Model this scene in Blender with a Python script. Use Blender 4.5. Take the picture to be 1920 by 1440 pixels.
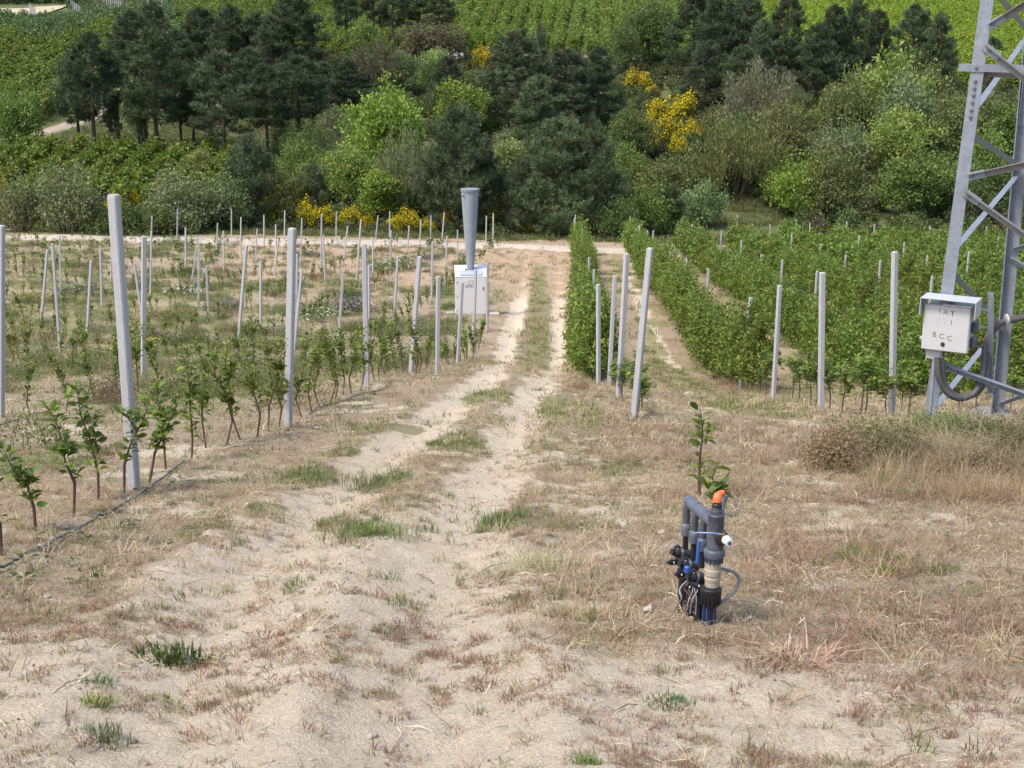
import bpy, math, random
import numpy as np
from mathutils import Vector, Matrix, Quaternion

for _o in list(bpy.data.objects):
    bpy.data.objects.remove(_o)
scene = bpy.context.scene
C = scene.collection
rng = np.random.default_rng(11)
random.seed(11)
R = math.radians

# ---------------------------------------------------------------- camera
F = 2662.0                                   # focal length in pixels of the 1920 wide photograph
PITCH = math.atan(740.0 / F)
cam_data = bpy.data.cameras.new('camera')
cam = bpy.data.objects.new('camera', cam_data)
C.objects.link(cam)
cam.rotation_euler = (math.pi / 2 - PITCH, 0, 0)
cam_data.sensor_width = 36.0
cam_data.lens = 36.0 * F / 1920.0
cam_data.clip_start = 0.1
cam_data.clip_end = 3000
scene.camera = cam

# ---------------------------------------------------------------- daylight
SUN_EL, SUN_AZ = 58.0, -125.0                # azimuth from +Y towards +X
world = bpy.data.worlds.new('World')
scene.world = world
world.use_nodes = True
wn = world.node_tree.nodes
sky = wn.new('ShaderNodeTexSky')
sky.sky_type = 'NISHITA'
sky.sun_disc = False
sky.sun_elevation = R(SUN_EL)
sky.sun_rotation = R(SUN_AZ)
sky.dust_density = 2.5
sky.air_density = 1.0
wn['Background'].inputs['Strength'].default_value = 0.15
world.node_tree.links.new(sky.outputs['Color'], wn['Background'].inputs['Color'])
sun_data = bpy.data.lights.new('sun', 'SUN')
sun_data.energy = 2.1
sun_data.angle = R(12.0)
sun_data.color = (1.0, 0.95, 0.87)
sun = bpy.data.objects.new('sun', sun_data)
C.objects.link(sun)
_sd = Vector((math.sin(R(SUN_AZ)) * math.cos(R(SUN_EL)), math.cos(R(SUN_AZ)) * math.cos(R(SUN_EL)), math.sin(R(SUN_EL))))
sun.rotation_euler = _sd.to_track_quat('Z', 'Y').to_euler()
vs = scene.view_settings
vs.view_transform = 'Standard'
vs.look = 'None'
vs.exposure = 0.95
vs.gamma = 1.0
vs.use_curve_mapping = False
try:
    scene.cycles.max_bounces = 6
    scene.cycles.diffuse_bounces = 3
    scene.cycles.glossy_bounces = 2
    scene.cycles.transmission_bounces = 3
    scene.cycles.transparent_max_bounces = 4
    scene.cycles.use_denoising = True
except Exception:
    pass

# ---------------------------------------------------------------- pixel <-> world
FWD = np.array([0, math.cos(PITCH), -math.sin(PITCH)])
UP = np.array([0, math.sin(PITCH), math.cos(PITCH)])
RT = np.array([1.0, 0, 0])

def ray(px, py):
    return FWD + RT * ((px - 960) / F) + UP * ((720 - py) / F)

def at(px, py, D):
    """World point seen at a pixel of the photograph, D metres along the view axis."""
    return ray(px, py) * D

def proj(p):
    p = np.asarray(p, float)
    D = p @ FWD
    return 960 + F * p[0] / D, 720 - F * (p @ UP) / D

# ---------------------------------------------------------------- noise
def _hash(ix, iy, seed):
    h = (ix.astype(np.int64) * 374761393 + iy.astype(np.int64) * 668265263 + seed * 974634541) & 0x7fffffff
    h = ((h ^ (h >> 13)) * 1274126177) & 0x7fffffff
    h = h ^ (h >> 16)
    return (h & 0xffff) / 65535.0

def vnoise(x, y, seed=0):
    x = np.asarray(x, float); y = np.asarray(y, float)
    ix = np.floor(x).astype(np.int64); iy = np.floor(y).astype(np.int64)
    fx = x - ix; fy = y - iy
    fx = fx * fx * (3 - 2 * fx); fy = fy * fy * (3 - 2 * fy)
    a = _hash(ix, iy, seed); b = _hash(ix + 1, iy, seed)
    c = _hash(ix, iy + 1, seed); d = _hash(ix + 1, iy + 1, seed)
    return (a * (1 - fx) + b * fx) * (1 - fy) + (c * (1 - fx) + d * fx) * fy

def fbm(x, y, octaves=4, seed=0):
    t = 0; amp = 0.5; s = 0
    for k in range(octaves):
        t = t + amp * vnoise(x * 2 ** k + 17.3 * k, y * 2 ** k - 9.1 * k, seed + k)
        s += amp; amp *= 0.5
    return t / s

def S(v, a, b):
    t = np.clip((np.asarray(v, float) - a) / (b - a), 0, 1)
    return t * t * (3 - 2 * t)

# ---------------------------------------------------------------- terrain height
_pairs = [(4.75, 1440), (6.66, 1172), (9.0, 1040), (12.6, 917), (18.6, 803), (25.4, 733), (31.4, 703), (37.5, 694), (45, 677), (54, 630),
          (62, 594), (75, 548), (90, 510), (105, 480), (118, 456), (128, 440), (140, 396), (157, 300), (175, 246), (200, 180),
          (230, 112), (262, 66), (300, 26), (340, -8), (420, -60)]
_Y = [-60, -15, 0, 2.0]; _Z = [6.0, 0.4, -1.65, -1.92]
for D_, y_ in _pairs:
    p_ = at(960, y_, D_); _Y.append(p_[1]); _Z.append(p_[2])
_Y += [700, 1400]; _Z += [_Z[-1] + 40, _Z[-1] + 150]
_ty = np.arange(-60, 1000, 0.25)
_tz = np.interp(_ty, _Y, _Z)

def _gauss(z, sig):
    n = int(sig * 3 / 0.25); k = np.exp(-0.5 * (np.arange(-n, n + 1) * 0.25 / sig) ** 2); k /= k.sum()
    return np.convolve(np.pad(z, n, mode='reflect', reflect_type='odd'), k, mode='valid')
_w = S(_ty, 20, 70)
_tz = _gauss(_tz, 0.8) * (1 - _w) + _gauss(_tz, 3.0) * _w

def H0(x, y):
    x = np.asarray(x, float); y = np.asarray(y, float)
    z = np.interp(y, _ty, _tz)
    z = z - 0.022 * np.clip(x, -80, 80) * S(y, 25, 110) * (1 - 0.6 * S(y, 130, 220))
    z = z - 0.62 * np.clip((x + 0.3) / 5.0, 0, 1) * S(y, 15, 34) * (1 - S(y, 44, 68))
    z = z + (fbm(x * 0.22, y * 0.22, 3, 3) - 0.5) * 0.35 * S(y, 14, 50)
    z = z + (fbm(x * 0.03, y * 0.03, 3, 5) - 0.5) * 5.0 * S(y, 150, 260)
    z = z + (fbm(x * 0.9, y * 0.9, 3, 8) - 0.5) * 0.09
    return z

_Dm = np.concatenate([np.arange(3.0, 40, 0.05), np.arange(40, 620, 0.4)])
def ground(px, py, above=0.0, hf=None, dmin=0.0):
    """First point of the terrain (raised by ABOVE) seen at a pixel; returns (point, D)."""
    r = ray(px, py)
    P = r[None, :] * _Dm[:, None]
    g = (hf or H0)(P[:, 0], P[:, 1]) + above - P[:, 2]
    g = np.where(_Dm < dmin, -1.0, g)
    i = np.argmax(g > 0)
    if g[i] <= 0:
        i = len(g) - 1
    if i > 0:
        t = -g[i - 1] / (g[i] - g[i - 1] + 1e-9); D = _Dm[i - 1] + t * (_Dm[i] - _Dm[i - 1])
    else:
        D = _Dm[0]
    return r * D, D

def polyw(pts):
    return np.array([ground(a, b)[0][:2] for a, b in pts])

def dist_poly(x, y, P):
    best = np.full(np.shape(x), 1e9)
    for a, b in zip(P[:-1], P[1:]):
        d = b - a; L2 = d @ d + 1e-9
        t = np.clip(((x - a[0]) * d[0] + (y - a[1]) * d[1]) / L2, 0, 1)
        best = np.minimum(best, np.hypot(x - a[0] - t * d[0], y - a[1] - t * d[1]))
    return best

RUT_L = polyw([(985, 475), (975, 560), (950, 650), (905, 720), (860, 755), (770, 820), (650, 910), (540, 1000), (450, 1090), (380, 1200), (330, 1320), (300, 1440)])
RUT_R = polyw([(1045, 475), (1046, 560), (1044, 640), (1032, 700), (985, 770), (945, 850), (885, 940), (850, 1020), (830, 1120), (815, 1240), (800, 1440)])
LANE_B = polyw([(1176, 480), (1195, 560), (1225, 630), (1262, 690), (1290, 735)])       # rut between the hedge rows
STRIP = polyw([(1012, 500), (1012, 600), (1005, 690)])
ROAD = polyw([(-420, 436), (-200, 440), (0, 449), (300, 453), (600, 457), (900, 462), (1060, 469), (1180, 474), (1320, 480)])
TRAIL = polyw([(60, 258), (110, 240), (160, 226), (200, 196), (228, 172), (262, 150)])
TRAIL2 = polyw([(830, 112), (900, 108), (1000, 106), (1130, 108), (1180, 118)])

GREEN = []
for gx, gy, gw, gh in [(580, 895, 60, 22), (690, 1000, 62, 20), (720, 905, 55, 22), (950, 975, 62, 22), (850, 838, 58, 24), (785, 942, 22, 8), (370, 1000, 42, 15),
                       (490, 958, 40, 10), (1640, 1048, 70, 14), (1665, 1072, 30, 12), (1760, 1068, 40, 7), (1830, 1105, 32, 12), (920, 742, 50, 14), (1235, 680, 26, 55),
                       (690, 805, 34, 14), (760, 800, 40, 8), (1160, 880, 60, 18), (1420, 772, 90, 14), (1040, 770, 30, 30), (1100, 780, 40, 25), (640, 850, 40, 10),
                       (620, 975, 40, 18), (1090, 990, 60, 10), (1340, 880, 60, 14), (60, 870, 60, 30), (170, 860, 40, 30), (420, 900, 50, 10), (1530, 1000, 60, 10), (1180, 690, 20, 18), (1225, 640, 16, 40), (1260, 725, 20, 14)]:
    c0, D0 = ground(gx, gy); c1 = ground(gx, gy - gh)[0]; c2 = ground(gx, gy + gh)[0]
    GREEN.append((c0[0], (c1[1] + c2[1]) / 2, gw * D0 / F, max(abs(c1[1] - c2[1]) / 2, 0.06)))

def masks(x, y):
    """Ground cover at world points: bare soil, green grass, straw, red soil, each 0..1."""
    n1 = fbm(x * 1.1, y * 1.1, 4, 21); n2 = fbm(x * 0.35, y * 0.35, 4, 33); n3 = fbm(x * 4.2, y * 4.2, 3, 41)
    wl = 0.34 + 0.14 * S(y, 14, 5)
    wr = 0.30 + 0.22 * S(y, 14, 5)
    dl = dist_poly(x, y, RUT_L); dr = dist_poly(x, y, RUT_R); db = dist_poly(x, y, LANE_B)
    rut = np.maximum(1 - S(dl + (n1 - 0.5) * 0.7, wl * 0.5, wl * 1.7), 1 - S(dr + (n1 - 0.5) * 0.7, wr * 0.5, wr * 1.7))
    rut = np.maximum(rut, 0.75 * (1 - S(db + (n1 - 0.5) * 0.5, 0.15, 0.55)))
    fore = (1 - S(y + (n2 - 0.5) * 2.4 + (n1 - 0.5) * 1.2 + 0.35 * S(x, 0.3, 1.5), 4.9, 6.5)) * 0.92
    mid = np.exp(-((x + 0.7) / 0.95) ** 2) * (1 - S(y, 8.5, 12.5)) * 0.85
    patch = S(n1 * 0.55 + n3 * 0.45, 0.51, 0.67) * 0.62 * (1 - S(y, 25, 50))
    soil = np.clip(np.maximum(np.maximum(np.maximum(rut, fore), mid), patch) + (n1 - 0.5) * 0.75 + (n3 - 0.5) * 0.3, 0, 1)
    green = np.zeros_like(n1)
    for gx, gy, a, b in GREEN:
        q = ((x - gx) / a) ** 2 + ((y - gy) / b) ** 2
        green = np.maximum(green, 1 - S(q + (n1 - 0.5) * 1.4 + (n3 - 0.5) * 1.2, 0.35, 1.25))
    green = np.maximum(green, 0.75 * (1 - S(dist_poly(x, y, STRIP) + (n1 - 0.5) * 0.6, 0.2, 0.7)))
    left = S(-x + 0.06 * y, 3.8, 6.0) * S(y, 12, 22)
    green = np.maximum(green, left * S(n2 + 0.5 * (n1 - 0.5), 0.34, 0.56) * 0.85 * (1 - 0.6 * S(y, 70, 90) * S(x + 0.23 * y, -4, 4)))
    right = S(x - 0.0385 * y, 1.6, 2.8) * S(y, 20, 30)
    green = np.maximum(green, right * S(n2 + 0.3 * (n1 - 0.5), 0.40, 0.6) * 0.75)
    green = np.maximum(green, S(n1 * 0.6 + n2 * 0.4, 0.50, 0.64) * 0.55 * (1 - 0.8 * soil) * S(y, 5.5, 8))
    green = np.maximum(green, S(y, 119.5, 123))
    terra = S(y, 60, 84) * (1 - S(x, 3.5 + 0.02 * y, 6 + 0.02 * y)) * (0.55 + 0.45 * S(n2, 0.3, 0.6)) * (1 - S(y, 116, 121)) * S(x + 0.22 * y, -3, 5)
    terra = np.maximum(terra, 0.45 * rut * S(y, 60, 100))
    return soil, np.clip(green, 0, 1), rut, np.clip(terra, 0, 1), n1, n2

def H(x, y):
    x = np.asarray(x, float); y = np.asarray(y, float)
    z = H0(x, y)
    near = (y > -2) & (y < 130)
    if np.any(near):
        dl = dist_poly(x, y, RUT_L); dr = dist_poly(x, y, RUT_R)
        z = z - 0.065 * np.exp(-(dl / 0.26) ** 2) - 0.06 * np.exp(-(dr / 0.26) ** 2) + 0.025 * (np.exp(-((dl - 0.5) / 0.16) ** 2) + np.exp(-((dr - 0.5) / 0.16) ** 2))
        z = z + (fbm(x * 5, y * 5, 3, 61) - 0.5) * 0.042 * (1 - S(y, 25, 60))
        z = z + (fbm(x * 14, y * 14, 2, 71) - 0.5) * 0.03 * (1 - S(y, 9, 16))
    return z

def hz(x, y):
    return float(H(np.array([x]), np.array([y]))[0])

# ---------------------------------------------------------------- object helpers
def tag(o, label=None, cat=None, group=None, kind=None):
    if label: o['label'] = label
    if cat: o['category'] = cat
    if group: o['group'] = group
    if kind: o['kind'] = kind
    return o

def thing(name, label, cat, loc=(0, 0, 0), rot=(0, 0, 0), group=None):
    o = bpy.data.objects.new(name, None)
    o.empty_display_size = 0.1
    C.objects.link(o); o.location = loc; o.rotation_euler = rot
    return tag(o, label, cat, group)

def link(name, me, parent=None, loc=(0, 0, 0), rot=(0, 0, 0), scale=(1, 1, 1), coll=None):
    o = bpy.data.objects.new(name, me)
    (coll or C).objects.link(o)
    o.location = loc; o.rotation_euler = rot; o.scale = scale
    if parent: o.parent = parent
    return o

def copy_thing(src, loc, rotz=0.0, scale=1.0, label=None, group=None, cat=None):
    r = src.copy(); C.objects.link(r)
    r.location = loc; r.rotation_euler = (0, 0, rotz)
    r.scale = (scale, scale, scale) if not hasattr(scale, '__len__') else scale
    if label: r['label'] = label
    if group: r['group'] = group
    if cat: r['category'] = cat
    for ch in src.children:
        c = ch.copy(); C.objects.link(c); c.parent = r
        for g in ch.children:
            d = g.copy(); C.objects.link(d); d.parent = c
    return r

def np_mesh(name, V, Fq, mats, smooth=False, tone=None, midx=None):
    """Mesh from a vertex array and a face array (N,3) or (N,4), or a list of such arrays."""
    me = bpy.data.meshes.new(name)
    V = np.asarray(V, np.float32)
    arrs = Fq if isinstance(Fq, list) else [np.asarray(Fq)]
    arrs = [np.asarray(a, np.int32) for a in arrs if len(a)]
    me.vertices.add(len(V)); me.vertices.foreach_set('co', V.ravel())
    tot = np.concatenate([np.full(len(a), a.shape[1], np.int32) for a in arrs])
    idx = np.concatenate([a.ravel() for a in arrs])
    me.loops.add(len(idx)); me.loops.foreach_set('vertex_index', idx)
    me.polygons.add(len(tot))
    st = np.concatenate([[0], np.cumsum(tot)[:-1]]).astype(np.int32)
    me.polygons.foreach_set('loop_start', st)
    me.polygons.foreach_set('loop_total', tot)
    if midx is not None:
        me.polygons.foreach_set('material_index', np.asarray(midx, np.int32))
    me.polygons.foreach_set('use_smooth', np.full(len(tot), smooth))
    for m in (mats if isinstance(mats, (list, tuple)) else [mats]):
        me.materials.append(m)
    if tone is not None:
        a = me.attributes.new('tone', 'FLOAT', 'POINT'); a.data.foreach_set('value', np.asarray(tone, np.float32))
    me.update(calc_edges=True)
    return me

class MB:
    """Collects boxes, tubes and lathes and builds ONE mesh object from them."""
    def __init__(s): s.v = []; s.f = []
    def add(s, v, f):
        k = len(s.v); s.v += [tuple(p) for p in v]; s.f += [tuple(i + k for i in q) for q in f]; return s
    def box(s, c, d, M=None, bev=0.0):
        x, y, z = [k / 2 for k in d]
        if bev > 0:
            b = min(bev, x * .9, y * .9, z * .9); v = []; 
            for sx in (-1, 1):
                for sy in (-1, 1):
                    for sz in (-1, 1):
                        v += [(sx * (x - b), sy * (y - b), sz * z), (sx * (x - b), sy * y, sz * (z - b)), (sx * x, sy * (y - b), sz * (z - b))]
            import bmesh
            bm = bmesh.new(); [bm.verts.new(p) for p in v]
            bmesh.ops.convex_hull(bm, input=bm.verts); bm.verts.index_update()
            v = [tuple(p.co) for p in bm.verts]; f = [tuple(w.index for w in q.verts) for q in bm.faces]; bm.free()
        else:
            v = [(-x, -y, -z), (x, -y, -z), (x, y, -z), (-x, y, -z), (-x, -y, z), (x, -y, z), (x, y, z), (-x, y, z)]
            f = [(3, 2, 1, 0), (4, 5, 6, 7), (0, 1, 5, 4), (1, 2, 6, 5), (2, 3, 7, 6), (3, 0, 4, 7)]
        v = [Vector(p) for p in v]
        if M is not None: v = [M @ p for p in v]
        return s.add([p + Vector(c) for p in v], f)
    def tube(s, pts, rad, n=10, caps=True):
        pts = [Vector(p) for p in pts]
        rad = [rad] * len(pts) if not hasattr(rad, '__len__') else rad
        V = []; Fc = []; ref = None
        for i, p in enumerate(pts):
            t = (pts[min(i + 1, len(pts) - 1)] - pts[max(i - 1, 0)]).normalized()
            if ref is None:
                ref = t.orthogonal().normalized()
            a = (ref - t * ref.dot(t)); a = a.normalized() if a.length > 1e-6 else t.orthogonal().normalized()
            ref = a; b = t.cross(a)
            V += [p + (a * math.cos(2 * math.pi * k / n) + b * math.sin(2 * math.pi * k / n)) * rad[i] for k in range(n)]
        for i in range(len(pts) - 1):
            for k in range(n):
                k2 = (k + 1) % n
                Fc.append((i * n + k, i * n + k2, (i + 1) * n + k2, (i + 1) * n + k))
        if caps:
            Fc.append(tuple(range(n - 1, -1, -1))); Fc.append(tuple((len(pts) - 1) * n + k for k in range(n)))
        return s.add(V, Fc)
    def lathe(s, prof, n=24, M=None, c=(0, 0, 0)):
        """prof: (radius, z) from bottom to top."""
        V = []; Fc = []
        for r, z in prof:
            V += [Vector((r * math.cos(2 * math.pi * k / n), r * math.sin(2 * math.pi * k / n), z)) for k in range(n)]
        for i in range(len(prof) - 1):
            for k in range(n):
                k2 = (k + 1) % n
                Fc.append((i * n + k, i * n + k2, (i + 1) * n + k2, (i + 1) * n + k))
        Fc.append(tuple(range(n - 1, -1, -1))); Fc.append(tuple((len(prof) - 1) * n + k for k in range(n)))
        if M is not None: V = [M @ p for p in V]
        return s.add([p + Vector(c) for p in V], Fc)
    def angle(s, a, b, u, w, size, th):
        """Steel angle section from a to b; the two flanges run along u and w."""
        a = Vector(a); b = Vector(b); t = (b - a).normalized()
        u = Vector(u); u = (u - t * u.dot(t)).normalized(); w = Vector(w); w = (w - t * w.dot(t) - u * w.dot(u)).normalized()
        sec = [(0, 0), (size, 0), (size, th), (th, th), (th, size), (0, size)]
        V = [a + u * p + w * q for p, q in sec] + [b + u * p + w * q for p, q in sec]
        Fc = [(i, (i + 1) % 6, 6 + (i + 1) % 6, 6 + i) for i in range(6)] + [(0, 5, 4, 3), (0, 3, 2, 1), (6, 7, 8, 9), (6, 9, 10, 11)]
        return s.add(V, Fc)
    def mesh(s, name, mat, smooth=False):
        me = bpy.data.meshes.new(name)
        me.from_pydata([tuple(p) for p in s.v], [], s.f)
        me.materials.append(mat)
        if smooth:
            me.polygons.foreach_set('use_smooth', [True] * len(me.polygons))
        me.update()
        import bmesh
        bm = bmesh.new(); bm.from_mesh(me); bmesh.ops.recalc_face_normals(bm, faces=bm.faces)
        if smooth:
            for e in bm.edges:
                if len(e.link_faces) == 2 and e.calc_face_angle() > 0.7: e.smooth = False
        bm.to_mesh(me); bm.free()
        return me
    def build(s, name, mat, parent=None, smooth=False, loc=(0, 0, 0), rot=(0, 0, 0)):
        return link(name, s.mesh(name, mat, smooth), parent, loc, rot)

# ---------------------------------------------------------------- materials
def new_mat(name):
    m = bpy.data.materials.new(name); m.use_nodes = True
    nt = m.node_tree; b = nt.nodes['Principled BSDF']
    return m, nt, b

def N(nt, typ, **kw):
    n = nt.nodes.new(typ)
    for k, v in kw.items():
        if k.startswith('i_'): n.inputs[k[2:].replace('_', ' ')].default_value = v
        else: setattr(n, k, v)
    return n

def mixc(nt, fac, a, b, blend='MIX'):
    n = nt.nodes.new('ShaderNodeMix'); n.data_type = 'RGBA'; n.blend_type = blend
    for sock, v in ((n.inputs[0], fac), (n.inputs[6], a), (n.inputs[7], b)):
        if hasattr(v, 'is_linked') or hasattr(v, 'links'): nt.links.new(v, sock)
        elif hasattr(v, '__len__'): sock.default_value = (*v[:3], 1)
        else: sock.default_value = v
    return n.outputs[2]

def math_n(nt, op, a, b=None, c=None, clamp=False):
    n = nt.nodes.new('ShaderNodeMath'); n.operation = op; n.use_clamp = clamp
    for i, v in enumerate((a, b, c)):
        if v is None: continue
        if hasattr(v, 'links'): nt.links.new(v, n.inputs[i])
        else: n.inputs[i].default_value = v
    return n.outputs[0]

def noise(nt, scale, detail=4, rough=0.55, coord='Object', dist=0.0, stretch=None):
    tc = nt.nodes.new('ShaderNodeTexCoord'); out = tc.outputs[coord]
    if stretch:
        mp = nt.nodes.new('ShaderNodeMapping'); mp.inputs['Scale'].default_value = stretch
        nt.links.new(out, mp.inputs[0]); out = mp.outputs[0]
    n = nt.nodes.new('ShaderNodeTexNoise')
    n.inputs['Scale'].default_value = scale; n.inputs['Detail'].default_value = detail
    n.inputs['Roughness'].default_value = rough; n.inputs['Distortion'].default_value = dist
    nt.links.new(out, n.inputs['Vector'])
    return n.outputs['Fac']

def ramp(nt, fac, stops):
    r = nt.nodes.new('ShaderNodeValToRGB'); e = r.color_ramp.elements
    while len(e) < len(stops): e.new(0.5)
    for k, (p, c) in enumerate(stops):
        e[k].position = p; e[k].color = (*c, 1) if len(c) == 3 else c
    nt.links.new(fac, r.inputs[0]); return r.outputs[0]

def plain(name, col, rough=0.5, metal=0.0, var=0.12, scale=14.0, bump=0.0, dirt=None, dirt_amt=0.0, spec=0.5, coord='Object', stretch=None):
    m, nt, b = new_mat(name)
    f = noise(nt, scale, 5, 0.6, coord, 0.0, stretch)
    lo = [c * (1 - var) for c in col]; hi = [min(1, c * (1 + var)) for c in col]
    c = ramp(nt, f, [(0.25, lo), (0.75, hi)])
    if dirt:
        g = noise(nt, scale * 0.23, 6, 0.7, coord, 0.4)
        k = ramp(nt, g, [(0.45, (0, 0, 0)), (0.75, (dirt_amt,) * 3)])
        c = mixc(nt, k, c, dirt)
    nt.links.new(c, b.inputs['Base Color'])
    b.inputs['Roughness'].default_value = rough; b.inputs['Metallic'].default_value = metal
    b.inputs['Specular IOR Level'].default_value = spec
    if bump:
        bp = nt.nodes.new('ShaderNodeBump'); bp.inputs['Strength'].default_value = bump; bp.inputs['Distance'].default_value = 0.01
        nt.links.new(f, bp.inputs['Height']); nt.links.new(bp.outputs[0], b.inputs['Normal'])
    return m

def leaf_mat(name, col=None, trans=0.3, var=0.35, rough=0.55, hue=0.03, spec=0.3):
    """Leaf tissue: colour of the object (or COL), each leaf with its own tone, each plant a slightly different one."""
    m, nt, b = new_mat(name)
    oi = nt.nodes.new('ShaderNodeObjectInfo')
    base = oi.outputs['Color'] if col is None else None
    at_ = nt.nodes.new('ShaderNodeAttribute'); at_.attribute_name = 'tone'
    hs = nt.nodes.new('ShaderNodeHueSaturation')
    if base is not None: nt.links.new(base, hs.inputs['Color'])
    else: hs.inputs['Color'].default_value = (*col, 1)
    h = math_n(nt, 'MULTIPLY_ADD', at_.outputs['Fac'], -2 * hue, 0.5 + hue)
    h2 = math_n(nt, 'MULTIPLY_ADD', oi.outputs['Random'], hue, -0.5 * hue)
    nt.links.new(math_n(nt, 'ADD', h, h2), hs.inputs['Hue'])
    v = math_n(nt, 'MULTIPLY_ADD', at_.outputs['Fac'], 2 * var, 1 - var)
    v2 = math_n(nt, 'MULTIPLY_ADD', oi.outputs['Random'], 0.3, 0.85)
    nt.links.new(math_n(nt, 'MULTIPLY', v, v2), hs.inputs['Value'])
    nt.links.new(hs.outputs[0], b.inputs['Base Color'])
    b.inputs['Roughness'].default_value = rough; b.inputs['Specular IOR Level'].default_value = spec
    if trans > 0:
        tr = nt.nodes.new('ShaderNodeBsdfTranslucent')
        tc = mixc(nt, 1.0, hs.outputs[0], (1.25, 1.25, 0.55), 'MULTIPLY')
        nt.links.new(tc, tr.inputs[0])
        mx = nt.nodes.new('ShaderNodeMixShader'); mx.inputs[0].default_value = trans
        nt.links.new(b.outputs[0], mx.inputs[1]); nt.links.new(tr.outputs[0], mx.inputs[2])
        nt.links.new(mx.outputs[0], nt.nodes['Material Output'].inputs[0])
    return m

M_LEAF = leaf_mat('leaf', var=0.48)
M_NEEDLE = leaf_mat('needles', trans=0.12, var=0.45, hue=0.015, spec=0.2)
M_BLADE = leaf_mat('grass blade', trans=0.25, var=0.35, hue=0.02, spec=0.25)
M_FLOWER = leaf_mat('petal', trans=0.3, var=0.2, hue=0.015, spec=0.1)
M_BARK = plain('bark', (0.075, 0.055, 0.042), 0.9, 0, 0.4, 9, 0.5)
M_TWIG = plain('young bark', (0.095, 0.05, 0.035), 0.75, 0, 0.3, 30, 0.2)
M_CONC = plain('concrete', (0.43, 0.425, 0.43), 0.85, 0, 0.13, 40, 0.5, (0.30, 0.285, 0.255), 0.8, 0.25)
M_GALV = plain('galvanised steel', (0.235, 0.255, 0.295), 0.5, 0.25, 0.2, 18, 0.08, (0.15, 0.155, 0.165), 0.75)
M_GALV2 = plain('weathered galvanised steel', (0.20, 0.19, 0.185), 0.6, 0.2, 0.18, 30, 0.08, (0.135, 0.125, 0.115), 0.7)
M_WHITE = plain('white painted metal', (0.62, 0.605, 0.585), 0.45, 0, 0.03, 6, 0.0, (0.62, 0.58, 0.52), 0.35)
M_GREYW = plain('pale grey polyester cabinet', (0.50, 0.485, 0.48), 0.5, 0, 0.04, 9, 0.0, (0.52, 0.5, 0.46), 0.5)
M_STEEL = plain('bare steel hood', (0.56, 0.57, 0.6), 0.42, 0.35, 0.08, 18)
M_BLACKP = plain('black plastic', (0.014, 0.014, 0.018), 0.38, 0, 0.25, 20, 0.0, (0.07, 0.062, 0.05), 0.3)
M_PVC = plain('grey pipe plastic', (0.085, 0.096, 0.125), 0.42, 0, 0.08, 20, 0.0, (0.24, 0.22, 0.2), 0.3)
M_PVCD = plain('dark grey pipe plastic', (0.055, 0.062, 0.08), 0.4, 0, 0.1, 20, 0.0, (0.2, 0.18, 0.15), 0.3)
M_CREAM = plain('dusty cream plastic', (0.36, 0.305, 0.225), 0.5, 0, 0.10, 24, 0.0, (0.34, 0.26, 0.17), 0.55)
M_ORANGE = plain('orange plastic', (0.85, 0.15, 0.045), 0.45, 0, 0.06, 12)
M_BLUE = plain('blue plastic', (0.03, 0.10, 0.36), 0.4, 0, 0.1, 12)
M_CABLE = plain('dusty cable sheath', (0.075, 0.07, 0.068), 0.6, 0, 0.15, 25, 0.1, (0.2, 0.18, 0.15), 0.4)
M_HOSE = plain('drip hose', (0.06, 0.065, 0.075), 0.55, 0, 0.2, 20, 0.0, (0.35, 0.3, 0.24), 0.5)
M_INK = plain('black ink', (0.03, 0.03, 0.035), 0.6)
M_INKF = plain('faded ink', (0.46, 0.45, 0.45), 0.6)
M_INKG = plain('grey ink', (0.17, 0.17, 0.175), 0.6)
M_PANEL = plain('solar cell', (0.36, 0.40, 0.47), 0.2, 0, 0.06, 4)
M_BOLT = plain('bolt steel', (0.17, 0.16, 0.16), 0.5, 0.5)
M_STONE = plain('pale stone', (0.40, 0.345, 0.275), 0.85, 0, 0.2, 12, 0.6)
M_SLAB = plain('concrete slab', (0.44, 0.395, 0.33), 0.9, 0, 0.12, 12, 0.5)
M_GLASS = plain('dark window glass', (0.02, 0.025, 0.03), 0.1)
M_TYRE = plain('tyre rubber', (0.02, 0.02, 0.02), 0.8)

# ================================================================ SETTING
# ---------------------------------------------------------------- ground sheet
_ys = [-40, -25, -15, -8, -4, -1, 1.0, 2.0]
y_ = 2.6
while y_ < 1200:
    _ys.append(y_); y_ += 0.05 if y_ < 9 else (y_ * 0.0062 if y_ < 130 else y_ * 0.015)
_ys = np.array(_ys)
_t = np.linspace(-1, 1, 441)
_u = np.sign(_t) * (0.35 * np.abs(_t) + 0.65 * np.abs(_t) ** 3.2)
GX = _u[None, :] * (6.0 + 1.1 * np.maximum(_ys, 0))[:, None]
GY = np.repeat(_ys[:, None], len(_t), 1)
gz = H(GX.ravel(), GY.ravel())
m_soil, m_green, m_rut, m_terra, _n1, _n2 = masks(GX.ravel(), GY.ravel())
nr, nc = GX.shape
ii = (np.arange(nr - 1)[:, None] * nc + np.arange(nc - 1)[None, :]).ravel()
GF = np.stack([ii, ii + 1, ii + nc + 1, ii + nc], 1)

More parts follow.
